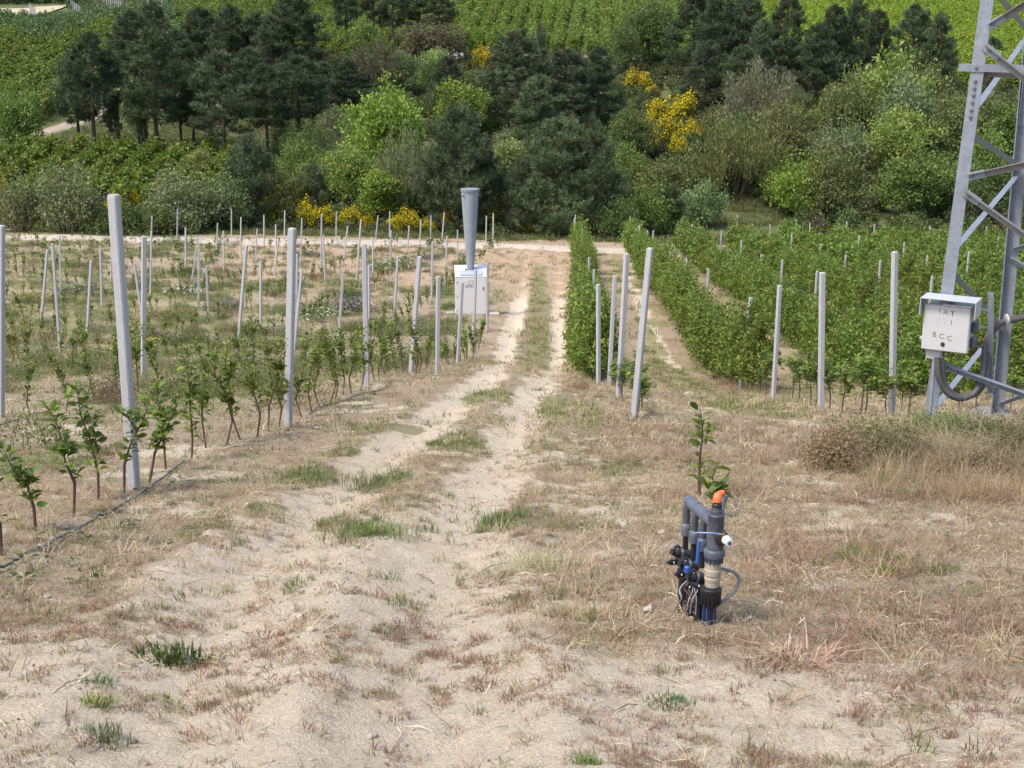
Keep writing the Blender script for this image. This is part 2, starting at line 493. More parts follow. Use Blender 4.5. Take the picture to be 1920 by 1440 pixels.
M_GROUND, nt, b = new_mat('dry ground')
def attr(nm):
    a = nt.nodes.new('ShaderNodeAttribute'); a.attribute_name = nm; return a.outputs['Fac']
n_big = noise(nt, 0.9, 4); n_mid = noise(nt, 7, 5, 0.65); n_fine = noise(nt, 55, 5, 0.7); n_grit = noise(nt, 190, 3, 0.6)
n_str = noise(nt, 26, 4, 0.7, 'Object', 1.2, (1.0, 0.45, 1.0))
straw = ramp(nt, n_str, [(0.28, (0.20, 0.15, 0.098)), (0.48, (0.34, 0.265, 0.175)), (0.72, (0.49, 0.40, 0.285))])
straw = mixc(nt, math_n(nt, 'MULTIPLY', ramp(nt, n_big, [(0.5, (0, 0, 0)), (0.7, (1, 1, 1))]), 0.45), straw, (0.24, 0.155, 0.105))
soil = ramp(nt, n_fine, [(0.22, (0.34, 0.265, 0.185)), (0.40, (0.56, 0.46, 0.34)), (0.6, (0.68, 0.575, 0.435)), (0.82, (0.77, 0.67, 0.525))])
soil = mixc(nt, math_n(nt, 'MULTIPLY', ramp(nt, n_mid, [(0.5, (0, 0, 0)), (0.74, (1, 1, 1))]), 0.5), soil, (0.42, 0.325, 0.22))
soil = mixc(nt, math_n(nt, 'MULTIPLY', ramp(nt, n_grit, [(0.57, (0, 0, 0)), (0.68, (1, 1, 1))]), 0.55), soil, (0.24, 0.185, 0.135))
grass = ramp(nt, n_fine, [(0.3, (0.12, 0.135, 0.045)), (0.5, (0.215, 0.205, 0.085)), (0.75, (0.36, 0.30, 0.16))])
terra = ramp(nt, n_fine, [(0.3, (0.32, 0.215, 0.135)), (0.55, (0.45, 0.325, 0.22)), (0.8, (0.56, 0.44, 0.32))])
def crisp(nm, amt):
    k = math_n(nt, 'ADD', attr(nm), math_n(nt, 'MULTIPLY', math_n(nt, 'SUBTRACT', n_mid, 0.5), amt))
    return ramp(nt, k, [(0.28, (0, 0, 0)), (0.72, (1, 1, 1))])
col = mixc(nt, crisp('m_soil', 0.7), straw, soil)
col = mixc(nt, crisp('m_terra', 0.6), col, terra)
col = mixc(nt, math_n(nt, 'MULTIPLY', crisp('m_green', 0.9), 0.8), col, grass)
col = mixc(nt, attr('m_hill'), col, ramp(nt, n_mid, [(0.3, (0.06, 0.075, 0.03)), (0.6, (0.13, 0.14, 0.06)), (0.8, (0.2, 0.17, 0.09))]))
nt.links.new(col, b.inputs['Base Color']); b.inputs['Roughness'].default_value = 0.95; b.inputs['Specular IOR Level'].default_value = 0.15
hsum = math_n(nt, 'ADD', math_n(nt, 'MULTIPLY', n_fine, 1.0), math_n(nt, 'ADD', math_n(nt, 'MULTIPLY', n_grit, 0.35), math_n(nt, 'MULTIPLY', n_str, 0.8)))
bp = N(nt, 'ShaderNodeBump'); bp.inputs['Strength'].default_value = 1.0; bp.inputs['Distance'].default_value = 0.026
nt.links.new(hsum, bp.inputs['Height']); nt.links.new(bp.outputs[0], b.inputs['Normal'])

me = np_mesh('ground', np.stack([GX.ravel(), GY.ravel(), gz], 1), GF, M_GROUND, True)
for nm, arr in (('m_soil', m_soil), ('m_green', m_green), ('m_terra', m_terra), ('m_hill', S(GY.ravel(), 121, 128))):
    a = me.attributes.new(nm, 'FLOAT', 'POINT'); a.data.foreach_set('value', np.asarray(arr, np.float32))
tag(link('ground', me), kind='structure')

# ---------------------------------------------------------------- roads and hill tracks: strips laid on the ground
def strip(name, P, width, mat, lift, label_kind='structure', step=0.8, nacross=6):
    pts = [P[0]]
    for a, c in zip(P[:-1], P[1:]):
        n = max(1, int(np.hypot(*(c - a)) / step))
        pts += [a + (c - a) * k / n for k in range(1, n + 1)]
    pts = np.array(pts)
    k = np.ones(9) / 9
    pts = np.stack([np.convolve(np.pad(pts[:, i], 4, mode='edge'), k, 'valid') for i in (0, 1)], 1)
    d = np.gradient(pts, axis=0); d /= np.linalg.norm(d, axis=1)[:, None] + 1e-9
    nrm = np.stack([-d[:, 1], d[:, 0]], 1)
    V = []
    for j in range(nacross + 1):
        s = j / nacross - 0.5
        wob = 1 + (fbm(np.arange(len(pts)) * 0.35, np.full(len(pts), j * 3.1), 2, 5) - 0.5) * (0.5 if j in (0, nacross) else 0.1)
        q = pts + nrm * (s * width * wob)[:, None]
        z = H(q[:, 0], q[:, 1]) + lift + 0.03 * (1 - (2 * abs(s)) ** 4) - (0.32 if j in (0, nacross) else 0)
        V.append(np.column_stack([q, z]))
    V = np.array(V); na, npn = V.shape[:2]
    i0 = (np.arange(na - 1)[:, None] * npn + np.arange(npn - 1)[None, :]).ravel()
    Fq = np.stack([i0, i0 + npn, i0 + npn + 1, i0 + 1], 1)
    me = np_mesh(name, V.reshape(-1, 3), Fq[:, ::-1], mat, True)
    return tag(link(name, me), kind=label_kind)
M_ROAD = plain('pale gravel road', (0.43, 0.37, 0.295), 0.95, 0, 0.12, 3.5, 0.4, (0.40, 0.30, 0.2), 0.6)
M_TRAIL = plain('dirt track on the hill', (0.31, 0.245, 0.185), 0.95, 0, 0.2, 1.2, 0.3, (0.25, 0.2, 0.12), 0.6)
strip('gravel_road', ROAD, 4.2, M_ROAD, 0.20)
strip('hill_path', TRAIL, 3.0, M_TRAIL, 0.12)
M_DRY = plain('dry straw field', (0.42, 0.35, 0.23), 0.95, 0, 0.25, 0.9, 0.3, (0.26, 0.24, 0.12), 0.6)
strip('dry_field', polyw([(-160, 24), (-40, 22), (60, 21), (134, 17)]), 15.0, M_DRY, 0.25, 'structure', 2.0)
strip('dry_field', polyw([(1500, -4), (1700, 0), (1900, 3), (2150, 6)]), 12.0, M_DRY, 0.4, 'structure', 2.0)
strip('hill_path', TRAIL2, 3.0, M_TRAIL, 0.12)

# ================================================================ plant shapes
def unit(v):
    return v / (np.linalg.norm(v, axis=-1, keepdims=True) + 1e-9)

DIAMOND = (np.array([(0, 0, 0), (-0.5, 0.45, 0.06), (0, 1, 0), (0.5, 0.45, 0.06)]), [(0, 3, 2), (0, 2, 1)])
OVAL = (np.array([(0, 0, 0), (-0.42, 0.32, 0.10), (-0.36, 0.68, 0.10), (0, 1, -0.10), (0.36, 0.68, 0.10), (0.42, 0.32, 0.10), (0, 0.5, -0.02)]),
        [(0, 6, 1), (1, 6, 2), (2, 6, 3), (3, 6, 4), (4, 6, 5), (5, 6, 0)])
NEEDLE = (np.array([(-0.5, 0, 0), (0.5, 0, 0), (0, 1, 0.0)]), [(0, 1, 2)])

def leaves(P, A, Nn, size, width, tmpl):
    """Vertices and triangles of leaves at P, growing along A, facing Nn."""
    T, f = tmpl; f = np.array(f)
    A = unit(A); Nn = unit(Nn - A * (A * Nn).sum(-1, keepdims=True)); B = np.cross(A, Nn)
    size = np.broadcast_to(np.asarray(size, float), (len(P),)); width = np.broadcast_to(np.asarray(width, float), (len(P),))
    V = (P[:, None] + B[:, None] * (T[None, :, 0:1] * (size * width)[:, None, None]) + A[:, None] * (T[None, :, 1:2] * size[:, None, None])
         + Nn[:, None] * (T[None, :, 2:3] * size[:, None, None]))
    Fc = (f[None] + (np.arange(len(P)) * len(T))[:, None, None]).reshape(-1, f.shape[1])
    return V.reshape(-1, 3), Fc, len(T)

def rdir(n, up=0.0):
    v = rng.normal(size=(n, 3)); v[:, 2] += up
    return unit(v)

def leaf_cloud(name, P, A, Nn, size, width, tmpl, mat, tone):
    V, Fc, k = leaves(P, A, Nn, size, width, tmpl)
    return np_mesh(name, V, Fc, mat, False, np.repeat(tone, k))

def tubes_mesh(name, paths, mat, n=6):
    m = MB()
    for pts, rad in paths: m.tube(pts, rad, n, True)
    return m.mesh(name, mat, True)

def wiggle(a, b, n, amp):
    a = np.array(a, float); b = np.array(b, float)
    t = np.linspace(0, 1, n)[:, None]
    p = a + (b - a) * t
    p[1:-1] += rng.normal(size=(n - 2, 3)) * amp
    return p

PROTO = bpy.data.collections.new('plant_shapes')       # not linked: only a store for shapes that scatters use

def broadleaf_shapes(tag_, h, w, nclump, per, lsize, lwidth, base=0.12, lobes=9, sig=0.32, tmpl=DIAMOND, upright=0.3, trunk_r=0.16, thin=1.0):
    """Crown and trunk meshes of a broad leaved tree of height h and width w."""
    LC = []; LR = []
    for k in range(lobes):
        a = rng.uniform(0, 2 * math.pi); q = math.sqrt(rng.uniform(0, 1)) * 0.36 * w
        zz = rng.uniform(base + 0.22, 0.80) * h
        zz_max = h * (0.97 - 0.55 * (q / (0.5 * w)) ** 2)
        r = rng.uniform(0.17, 0.27) * w
        LC.append((q * math.cos(a), q * math.sin(a), min(zz, zz_max - r * 0.8))); LR.append(r)
    LC.append((0, 0, h * 0.82)); LR.append(0.16 * w)
    LC.append((0, 0, h * 0.5)); LR.append(0.3 * w)
    LC = np.array(LC); LR = np.array(LR)
    pick = rng.choice(len(LC), nclump, p=LR ** 2 / (LR ** 2).sum())
    d = rdir(nclump, 0.25)
    cc = LC[pick] + d * (LR[pick] * rng.uniform(0.62, 1.12, nclump))[:, None] * np.array([1, 1, 0.95])
    cc[:, 2] = np.clip(cc[:, 2], base * h * rng.uniform(0.6, 1.6, nclump), None)
    ctone = rng.uniform(0, 1, nclump)
    ci = np.repeat(np.arange(nclump), per)
    n = len(ci)
    P = cc[ci] + rng.normal(size=(n, 3)) * sig * np.array([1, 1, 0.75])
    A = unit(d[ci] * 0.6 + rdir(n, upright))
    Nn = unit(d[ci] * 0.5 + rdir(n, 0.7))
    tone = np.clip(0.65 * ctone[ci] + 0.35 * rng.uniform(0, 1, n), 0, 1)
    crown = leaf_cloud(tag_ + '_crown', P, A, Nn, lsize * rng.uniform(0.6, 1.3, n), lwidth, tmpl, M_LEAF, tone)
    paths = [(wiggle((0, 0, -0.3), (rng.normal() * .1, rng.normal() * .1, h * 0.55), 6, 0.05 * thin), np.linspace(trunk_r, trunk_r * 0.45, 6))]
    for k in range(len(LC)):
        z0 = h * rng.uniform(base + 0.05, 0.45)
        paths.append((wiggle((0, 0, z0), LC[k] + np.array([0, 0, LR[k] * 0.4]), 5, 0.12), np.linspace(trunk_r * 0.5, 0.02, 5)))
    trunk = tubes_mesh(tag_ + '_trunk', paths, M_BARK)
    return crown, trunk

def pine_shapes(tag_, h, w, nb, bare=0.3, dens=1.0, young=False, lean=0.0, bl=0.42, bw=0.055, flat=1.6):
    paths = []; top = np.array([lean * h, rng.normal() * 0.02 * h, h])
    tr = wiggle((0, 0, -0.3), top, 9, 0.03 * h / 9); paths.append((tr, np.linspace(0.028 * h ** 0.9, 0.02, 9)))
    def axis(z):
        t = np.clip(z / h, 0, 1) * 8; i = int(min(t, 7)); return tr[i] + (tr[i + 1] - tr[i]) * (t - i)
    TP = []; TD = []; TT = []
    for k in range(nb):
        f = (k + rng.uniform(0, 1)) / nb
        z = h * (bare + (1 - bare) * f ** 0.92)
        L = 0.5 * w * (max(0, 1 - f ** 2.3) ** 0.75 * (1 - 0.28 * f)) * (0.42 + 0.58 * min(1, (f + 0.10) * 3.0)) * rng.uniform(0.62, 1.15) + 0.2
        a = rng.uniform(0, 2 * math.pi)
        p0 = axis(z); up = (0.10 + 0.75 * f) if not young else 0.55 + 0.5 * f
        out = np.array([math.cos(a), math.sin(a), 0])
        p1 = p0 + out * L * 0.6 + np.array([0, 0, L * (up * 0.3 - 0.05)])
        p2 = p0 + out * L + np.array([0, 0, L * up * 0.75])
        paths.append((np.array([p0, p1, p2]), [0.012 * h * 0.35 + 0.012, 0.02, 0.008]))
        nt_ = max(4, int(L * 11 * dens))
        bt = rng.uniform(0, 1)
        for q in range(nt_):
            t = rng.uniform(0.28, 1.0) ** 0.7
            c = (1 - t) ** 2 * p0 + 2 * t * (1 - t) * p1 + t * t * p2
            side = np.cross(out, (0, 0, 1)) * rng.normal() * 0.24 * L * (1.15 - t * 0.6)
            c = c + side + np.array([0, 0, rng.normal() * 0.20 + abs(side).sum() * 0.35 * up])
            TP.append(c); TD.append(unit(out * 0.7 + side * 0.8 + np.array([0, 0, 0.45 + up * 0.7]))); TT.append(0.6 * bt + 0.4 * rng.uniform())
    for q in range(int(14 * dens)):
        TP.append(axis(h * rng.uniform(0.93, 1.0)) + rng.normal(size=3) * 0.08); TD.append(np.array([0, 0, 1.0])); TT.append(0.7)
    TP = np.array(TP); TD = np.array(TD); TT = np.array(TT); per = 13
    i = np.repeat(np.arange(len(TP)), per); n = len(i)
    A = unit(TD[i] * 0.75 + rdir(n, 0.15) * 0.95)
    P = TP[i] + rng.normal(size=(n, 3)) * 0.05
    crown = leaf_cloud(tag_ + '_crown', P, A, rdir(n, 0.4), bl * rng.uniform(0.6, 1.25, n), bw / bl, NEEDLE, M_NEEDLE, np.clip(TT[i] + rng.normal(size=n) * 0.12, 0, 1))
    return crown, tubes_mesh(tag_ + '_trunk', paths, M_BARK, 5)

def shrub_shapes(tag_, h, w, nstem, per, lsize, lwidth, tmpl=DIAMOND, wispy=0.0):
    """Domed shrub that is leafy to the ground: many stems fanning out, leaves along each."""
    a = rng.uniform(0, 2 * math.pi, nstem); q = np.sqrt(rng.uniform(0, 1, nstem))
    bump = 0.52 + 0.80 * vnoise(a * 1.9 + 5, q * 3.6, int(rng.integers(1000)))
    end = np.stack([np.cos(a) * q * w * 0.5 * bump, np.sin(a) * q * w * 0.5 * bump, h * np.sqrt(np.clip(1 - 0.80 * q ** 2, 0.05, 1)) * bump], 1)
    foot = np.stack([np.cos(a) * q * w * 0.16, np.sin(a) * q * w * 0.16, np.full(nstem, -0.1)], 1)
    i = np.repeat(np.arange(nstem), per); n = len(i)
    t = rng.uniform(0.25, 1.03, n) ** 0.6
    mid = foot * 0.35 + end * 0.65; mid[:, 2] = end[:, 2] * 0.5; mid[:, :2] = foot[:, :2] * 0.2 + end[:, :2] * 0.8
    P = ((1 - t) ** 2)[:, None] * foot[i] + (2 * t * (1 - t))[:, None] * mid[i] + (t * t)[:, None] * end[i]
    P = P + rng.normal(size=(n, 3)) * (0.045 * w * (1 - 0.6 * wispy) + 0.05)
    P[:, 2] = np.abs(P[:, 2])
    A = unit(unit(end[i] - mid[i]) * (0.7 + wispy) + rdir(n, 0.2))
    st = rng.uniform(0, 1, nstem)
    crown = leaf_cloud(tag_ + '_foliage', P, A, rdir(n, 0.8), lsize * rng.uniform(0.6, 1.3, n), lwidth, tmpl, M_LEAF, np.clip(0.55 * st[i] + 0.45 * rng.uniform(0, 1, n), 0, 1))
    k = rng.choice(nstem, min(nstem, 26), replace=False)
    stems = tubes_mesh(tag_ + '_stem', [(np.array([foot[j], mid[j], end[j] * 0.96]), [0.035, 0.022, 0.008]) for j in k], M_BARK, 4)
    return crown, stems, end, mid

def broom_shapes(tag_, h, w, nst=170):
    m = MB(); crown, stems, end, mid = shrub_shapes(tag_, h, w, nst, 30, 0.2, 0.2, NEEDLE, 0.8)
    i = np.repeat(np.arange(nst), 14); n = len(i)
    keep = np.repeat(rng.uniform(0, 1, nst) > 0.36, 14)
    t = rng.uniform(0.35, 1.06, n)
    P = (mid[i] * (1 - t)[:, None] + end[i] * t[:, None]) + rng.normal(size=(n, 3)) * 0.06 * w
    P = P[keep]; n = len(P)
    P[:, 2] = np.abs(P[:, 2]) + 0.1
    fl = leaf_cloud(tag_ + '_flowers', P, rdir(n, 0.6), rdir(n, 0.6), 0.125 * rng.uniform(0.5, 1.35, n), 0.8, DIAMOND, M_FLOWER, rng.uniform(0, 1, n))
    return crown, stems, fl

def orchard_shapes(tag_, h, w, nshoot, per, lsize, lwidth, tmpl, low=0.38, with_trunk=True):
    z0 = rng.uniform(low, h * 0.80, nshoot); a = rng.uniform(0, 2 * math.pi, nshoot)
    L = rng.uniform(0.55, 1.0, nshoot) * w * 0.5 * (1.05 - 0.35 * np.abs(z0 / h - 0.45))
    up = rng.uniform(0.0, 1.1, nshoot)
    foot = np.stack([np.zeros(nshoot), np.zeros(nshoot), z0], 1)
    end = foot + np.stack([np.cos(a) * L, np.sin(a) * L, up * L], 1)
    ntop = max(3, nshoot // 6)
    end[:ntop] = np.stack([rng.normal(size=ntop) * 0.16, rng.normal(size=ntop) * 0.16, rng.uniform(0.82, 1.16, ntop) * h], 1)
    i = np.repeat(np.arange(nshoot), per); n = len(i)
    t = rng.uniform(0.12, 1.04, n) ** 0.75
    P = foot[i] + (end[i] - foot[i]) * t[:, None] + rng.normal(size=(n, 3)) * 0.055 * w
    A = unit(unit(end[i] - foot[i]) * 0.35 + rdir(n, -0.1))
    Nn = unit(rdir(n, 0.9))
    st = rng.uniform(0, 1, nshoot)
    crown = leaf_cloud(tag_ + '_crown', P, A, Nn, lsize * rng.uniform(0.7, 1.25, n), lwidth, tmpl, M_LEAF, np.clip(0.4 * st[i] + 0.6 * rng.uniform(0, 1, n), 0, 1))
    if not with_trunk: return crown, None
    paths = [(wiggle((0, 0, -0.1), (0, 0, h * 0.85), 6, 0.02), np.linspace(0.028, 0.008, 6))]
    for j in rng.choice(nshoot, min(14, nshoot), replace=False):
        paths.append((np.array([foot[j], end[j] * 0.98 + foot[j] * 0.02]), [0.009, 0.003]))
    return crown, tubes_mesh(tag_ + '_trunk', paths, M_TWIG, 5)

def tuft_mesh(name, nb, h, spread, width, lean=0.6, mat=None, seg=2):
    """A tuft of bent blades."""
    a = rng.uniform(0, 2 * math.pi, nb); r = np.sqrt(rng.uniform(0, 1, nb)) * spread
    P0 = np.stack([np.cos(a) * r, np.sin(a) * r, np.full(nb, -0.01)], 1)
    d = np.stack([np.cos(a), np.sin(a), np.zeros(nb)], 1) * 0.6 + rng.normal(size=(nb, 3)) * 0.6; d[:, 2] = 0
    hh = h * rng.uniform(0.4, 1.1, nb); ln = lean * rng.uniform(0.1, 1.2, nb)
    P1 = P0 + d * (hh * ln * 0.35)[:, None] + np.stack([np.zeros(nb), np.zeros(nb), hh * 0.6], 1)
    P2 = P0 + d * (hh * ln * 1.1)[:, None] + np.stack([np.zeros(nb), np.zeros(nb), hh * (1.0 - 0.25 * ln)], 1)
    sd = unit(np.cross(d, np.array([0, 0, 1.0])) + rng.normal(size=(nb, 3)) * 0.2) * (width * rng.uniform(0.6, 1.2, nb) / 2)[:, None]
    V = np.stack([P0 - sd, P0 + sd, P1 - sd * 0.8, P1 + sd * 0.8, P2], 1).reshape(-1, 3)
    k = (np.arange(nb) * 5)[:, None]
    Fc = np.concatenate([k + np.array([[0, 1, 3]]), k + np.array([[0, 3, 2]]), k + np.array([[2, 3, 4]])])
    return np_mesh(name, V, Fc, mat or M_BLADE, False, np.repeat(rng.uniform(0, 1, nb), 5))

_tinted = {}
LEAFY = {'leaf': (0.3, 0.48), 'grass blade': (0.25, 0.35, 0.55, 0.02, 0.25), 'petal': (0.3, 0.2)}
def scatter(name, P, rotz, scl, shapes, label=None, tilt=0.0, parent=None):
    """ONE stuff object that sets copies of the given shapes (mesh, colour) at the points P."""
    P = np.asarray(P, float); ok = np.ones(len(P), bool)
    for kx, ky, kr in KEEP_OUT: ok &= np.hypot(P[:, 0] - kx, P[:, 1] - ky) > kr
    n0 = len(P); P = P[ok]; rotz = np.broadcast_to(rotz, (n0,))[ok]; scl = np.broadcast_to(scl, (n0,))[ok]
    coll = bpy.data.collections.new(name + '_shapes')
    for k, (me, col) in enumerate(shapes):
        me = me.copy(); kind_ = me.materials[0].name.split('.')[0]
        key = (kind_, tuple(round(c, 4) for c in col))
        if kind_ in LEAFY:
            if key not in _tinted: _tinted[key] = leaf_mat(kind_ + ' tint', col, *LEAFY[kind_])
            me.materials[0] = _tinted[key]
        o = bpy.data.objects.new('%s_shape_%02d' % (name, k), me); coll.objects.link(o)
    n = len(P)
    me = bpy.data.meshes.new(name); me.vertices.add(n); me.vertices.foreach_set('co', np.asarray(P, np.float32).ravel())
    rot = np.zeros((n, 3), np.float32); rot[:, 2] = rotz
    if tilt: rot[:, :2] = rng.normal(size=(n, 2)) * tilt
    a = me.attributes.new('rot', 'FLOAT_VECTOR', 'POINT'); a.data.foreach_set('vector', rot.ravel())
    a = me.attributes.new('scl', 'FLOAT', 'POINT'); a.data.foreach_set('value', np.broadcast_to(np.asarray(scl, np.float32), (n,)).copy())
    a = me.attributes.new('pick', 'INT', 'POINT'); a.data.foreach_set('value', rng.integers(0, len(shapes), n).astype(np.int32))
    o = link(name, me, parent)
    g = bpy.data.node_groups.new(name, 'GeometryNodeTree')
    g.interface.new_socket('Geometry', in_out='INPUT', socket_type='NodeSocketGeometry')
    g.interface.new_socket('Geometry', in_out='OUTPUT', socket_type='NodeSocketGeometry')
    gi = g.nodes.new('NodeGroupInput'); go = g.nodes.new('NodeGroupOutput')
    ip = g.nodes.new('GeometryNodeInstanceOnPoints'); ci = g.nodes.new('GeometryNodeCollectionInfo')
    ci.inputs['Collection'].default_value = coll; ci.inputs['Separate Children'].default_value = True; ci.inputs['Reset Children'].default_value = True
    ip.inputs['Pick Instance'].default_value = True
    def na(nm, typ):
        q = g.nodes.new('GeometryNodeInputNamedAttribute'); q.data_type = typ; q.inputs['Name'].default_value = nm
        return q.outputs[0]
    L = g.links.new
    L(gi.outputs[0], ip.inputs['Points']); L(ci.outputs[0], ip.inputs['Instance'])
    L(na('pick', 'INT'), ip.inputs['Instance Index']); L(na('rot', 'FLOAT_VECTOR'), ip.inputs['Rotation']); L(na('scl', 'FLOAT'), ip.inputs['Scale'])
    L(ip.outputs[0], go.inputs[0])
    md = o.modifiers.new('scatter', 'NODES'); md.node_group = g
    tag(o, label, None, None, 'stuff')
    return o

KEEP_OUT = []
def on_ground(x, y, dz=0.0):
    return np.stack([x, y, H(x, y) + dz], 1)

# ================================================================ helpers for placing things seen in the photograph
def base_at(px, D):
    x = (px - 960) * D / F; y = D * 0.97
    for _ in range(12):
        z = float(H0(np.array([x]), np.array([y]))[0]); y = (D - z * FWD[2]) / FWD[1]
    return np.array([x, y, z])

def height_to(base, top_y):
    lo, hi = 0.0, 40.0
    for _ in range(40):
        m = (lo + hi) / 2
        if proj(base + np.array([0, 0, m]))[1] > top_y: lo = m
        else: hi = m
    return (lo + hi) / 2

_o1 = 'first second third fourth fifth sixth seventh eighth ninth tenth eleventh twelfth thirteenth fourteenth fifteenth sixteenth seventeenth eighteenth nineteenth'.split()
ORD = list(_o1)
for _t, _c in (('twentieth', 'twenty'), ('thirtieth', 'thirty'), ('fortieth', 'forty'), ('fiftieth', 'fifty'), ('sixtieth', 'sixty'), ('seventieth', 'seventy')):
    ORD += [_t] + [_c + '-' + q for q in _o1[:9]]
def lrow(x, y): return (-4.07 + 0.0598 * y - x) / 3.9        # 0 for the sapling row beside the track, 1 for the next on the left ...
def rrow(x, y): return (x - 1.05 - 0.0385 * y) / 3.9         # 0 for the hedge row beside the track ...

# ================================================================ trellis posts
def post_mesh(nm, s):
    m = MB(); m.box((0, 0, 0.5), (1, 1, 1), bev=0.0)
    h = 0.5; b = 0.13
    m = MB()
    ring = lambda r, z: [(-r + b * r * 2, -r, z), (r - b * r * 2, -r, z), (r, -r + b * r * 2, z), (r, r - b * r * 2, z), (r - b * r * 2, r, z), (-r + b * r * 2, r, z), (-r, r - b * r * 2, z), (-r, -r + b * r * 2, z)]
    V = []; Fc = []
    zs = [(0.5, -0.05), (0.5, 0.2), (0.495, 0.5), (0.49, 0.992), (0.45, 1.0)]
    for r, z in zs: V += ring(r, z)
    for i in range(len(zs) - 1):
        for k in range(8): Fc.append((i * 8 + k, i * 8 + (k + 1) % 8, (i + 1) * 8 + (k + 1) % 8, (i + 1) * 8 + k))
    Fc.append(tuple(32 + k for k in range(8)))
    m.add(V, Fc)
    return m.mesh(nm, M_CONC)
POST = post_mesh('concrete_post', 1)
POST_W = 0.088

def put_post(base, top, rot, name='concrete_post'):
    base = Vector(base); top = Vector(top); d = top - base
    o = link(name, POST)
    q = Vector((0, 0, 1)).rotation_difference(d.normalized()) @ Quaternion((0, 0, 1), rot)
    o.rotation_mode = 'QUATERNION'; o.rotation_quaternion = q
    o.location = base; w = POST_W * random.uniform(0.94, 1.06); o.scale = (w, w, d.length)
    return o

LEFT_POSTS = [  # base x, base y, top x, top y
    (1, 783, 2, 423), (77, 605, 89, 468), (113, 660, 98, 457), (114, 553, 112, 443), (163, 628, 171, 489), (191, 575, 188, 462), (209, 530, 209, 439),
    (252, 917, 213, 365), (267, 600, 252, 494), (269, 720, 270, 443), (282, 553, 284, 434), (332, 457, 333, 392), (348, 507, 348, 427), (359, 532, 371, 445),
    (372, 583, 373, 468), (391, 605, 387, 498), (405, 495, 408, 418), (420, 512, 419, 433), (434, 452, 434, 392), (451, 477, 452, 407), (443, 680, 462, 460),
    (478, 507, 482, 429), (489, 622, 489, 490), (495, 465, 495, 403), (518, 480, 517, 421), (514, 517, 522, 449), (533, 457, 534, 395), (540, 800, 548, 428),
    (563, 500, 566, 409), (551, 660, 566, 505), (556, 600, 557, 477), (602, 507, 603, 402), (610, 533, 607, 463), (630, 457, 631, 397), (643, 502, 652, 424),
    (668, 535, 677, 412), (699, 512, 699, 444), (703, 460, 709, 404), (730, 457, 731, 396), (732, 512, 733, 432), (763, 497, 767, 423), (787, 463, 789, 412),
    (807, 463, 808, 404), (828, 460, 833, 398), (835, 540, 838, 443), (858, 497, 858, 431), (633, 662, 644, 508), (692, 600, 692, 498), (688, 728, 683, 457),
    (738, 610, 746, 481), (770, 700, 787, 481), (809, 560, 811, 454), (820, 703, 822, 518), (858, 685, 867, 529), (887, 653, 892, 505), (914, 622, 914, 493),
    (911, 462, 912, 405), (924, 468, 925, 400), (606, 500, 607, 440), (283, 470, 285, 405) ]
RIGHT_POSTS = [(1188, 788, 1219, 465), (1160, 745, 1175, 476), (1142, 723, 1153, 517), (1122, 722, 1122, 533), (1182, 470, 1182, 408), (1188, 472, 1188, 414), (1197, 495, 1199, 422),
               (1278, 478, 1279, 412), (1296, 495, 1298, 421), (1388, 735, 1408, 558), (1450, 748, 1462, 535), (1539, 772, 1542, 511), (1672, 780, 1678, 472), (1902, 722, 1913, 578)]
RIGHT_TOPS = [(1079, 403), (1077, 409), (1092, 430), (1105, 483), (1114, 505), (1214, 432), (1225, 432), (1257, 472), (1287, 484), (1328, 504), (1532, 508), (1467, 487), (1353, 433), (1390, 451),
              (1428, 477), (1383, 403), (1444, 421), (1493, 412), (1485, 435), (1539, 458), (1611, 441), (1586, 478), (1588, 415), (1519, 418), (1651, 488), (1686, 428), (1744, 425), (1817, 472),
              (1748, 518), (1796, 418), (1872, 445), (1739, 479), (1696, 455), (1640, 420), (1850, 425)]

posts = []
for bx, by, tx, ty in LEFT_POSTS + RIGHT_POSTS:
    g, D = ground(bx, by, hf=H)
    r = ray(tx, ty); top = r * (g[1] / r[1])
    if (bx, by) in ((911, 462), (924, 468)): pass
    posts.append((g, top, D))
for tx, ty in RIGHT_TOPS:
    hh = 2.5 + 0.15 * random.random()
    p, D = ground(tx, ty, hh, dmin=50.0)
    posts.append((np.array([p[0] - 0.02, p[1], hz(p[0], p[1])]), p, D))
recs = []
for g, top, D in posts:
    left = g[0] < 0.03 * g[1] and proj(g)[0] < 1000
    row = round(lrow(g[0], g[1])) if left else round(rrow(g[0], g[1]))
    recs.append([left, max(row, 0), D, g, top])
edge = sorted([r for r in recs if r[0] and r[2] > 106], key=lambda r: r[3][0] / r[2])
for r in edge: r[1] = 'road'
from collections import defaultdict
byrow = defaultdict(list)
for r in recs: byrow[(r[0], r[1])].append(r)
for key, L_ in byrow.items():
    L_.sort(key=lambda r: r[3][0] / r[2] if key[1] == 'road' else r[2])
    for i, (lf, row, D, g, top) in enumerate(L_):
        o = put_post(g, top, random.uniform(-0.5, 0.5) if D > 20 else (-0.32 if g[0] < -2 else 0.25))
        lean = (top[0] - g[0]) / max(top[2] - g[2], .1)
        adj = 'leaning ' if abs(lean) > 0.09 else ''
        if row == 'road':
            lb = '%sgrey post, %s from the left of those along the gravel road' % (adj, ORD[i])
        elif lf:
            lb = '%sgrey concrete post, %s from the front in the %s sapling row' % (adj, ORD[i], ORD[row])
        else:
            lb = '%sgrey concrete post, %s from the front in the %s hedge row' % (adj, ORD[i], ORD[row])
        tag(o, lb, 'post', 'concrete trellis posts in the orchard')
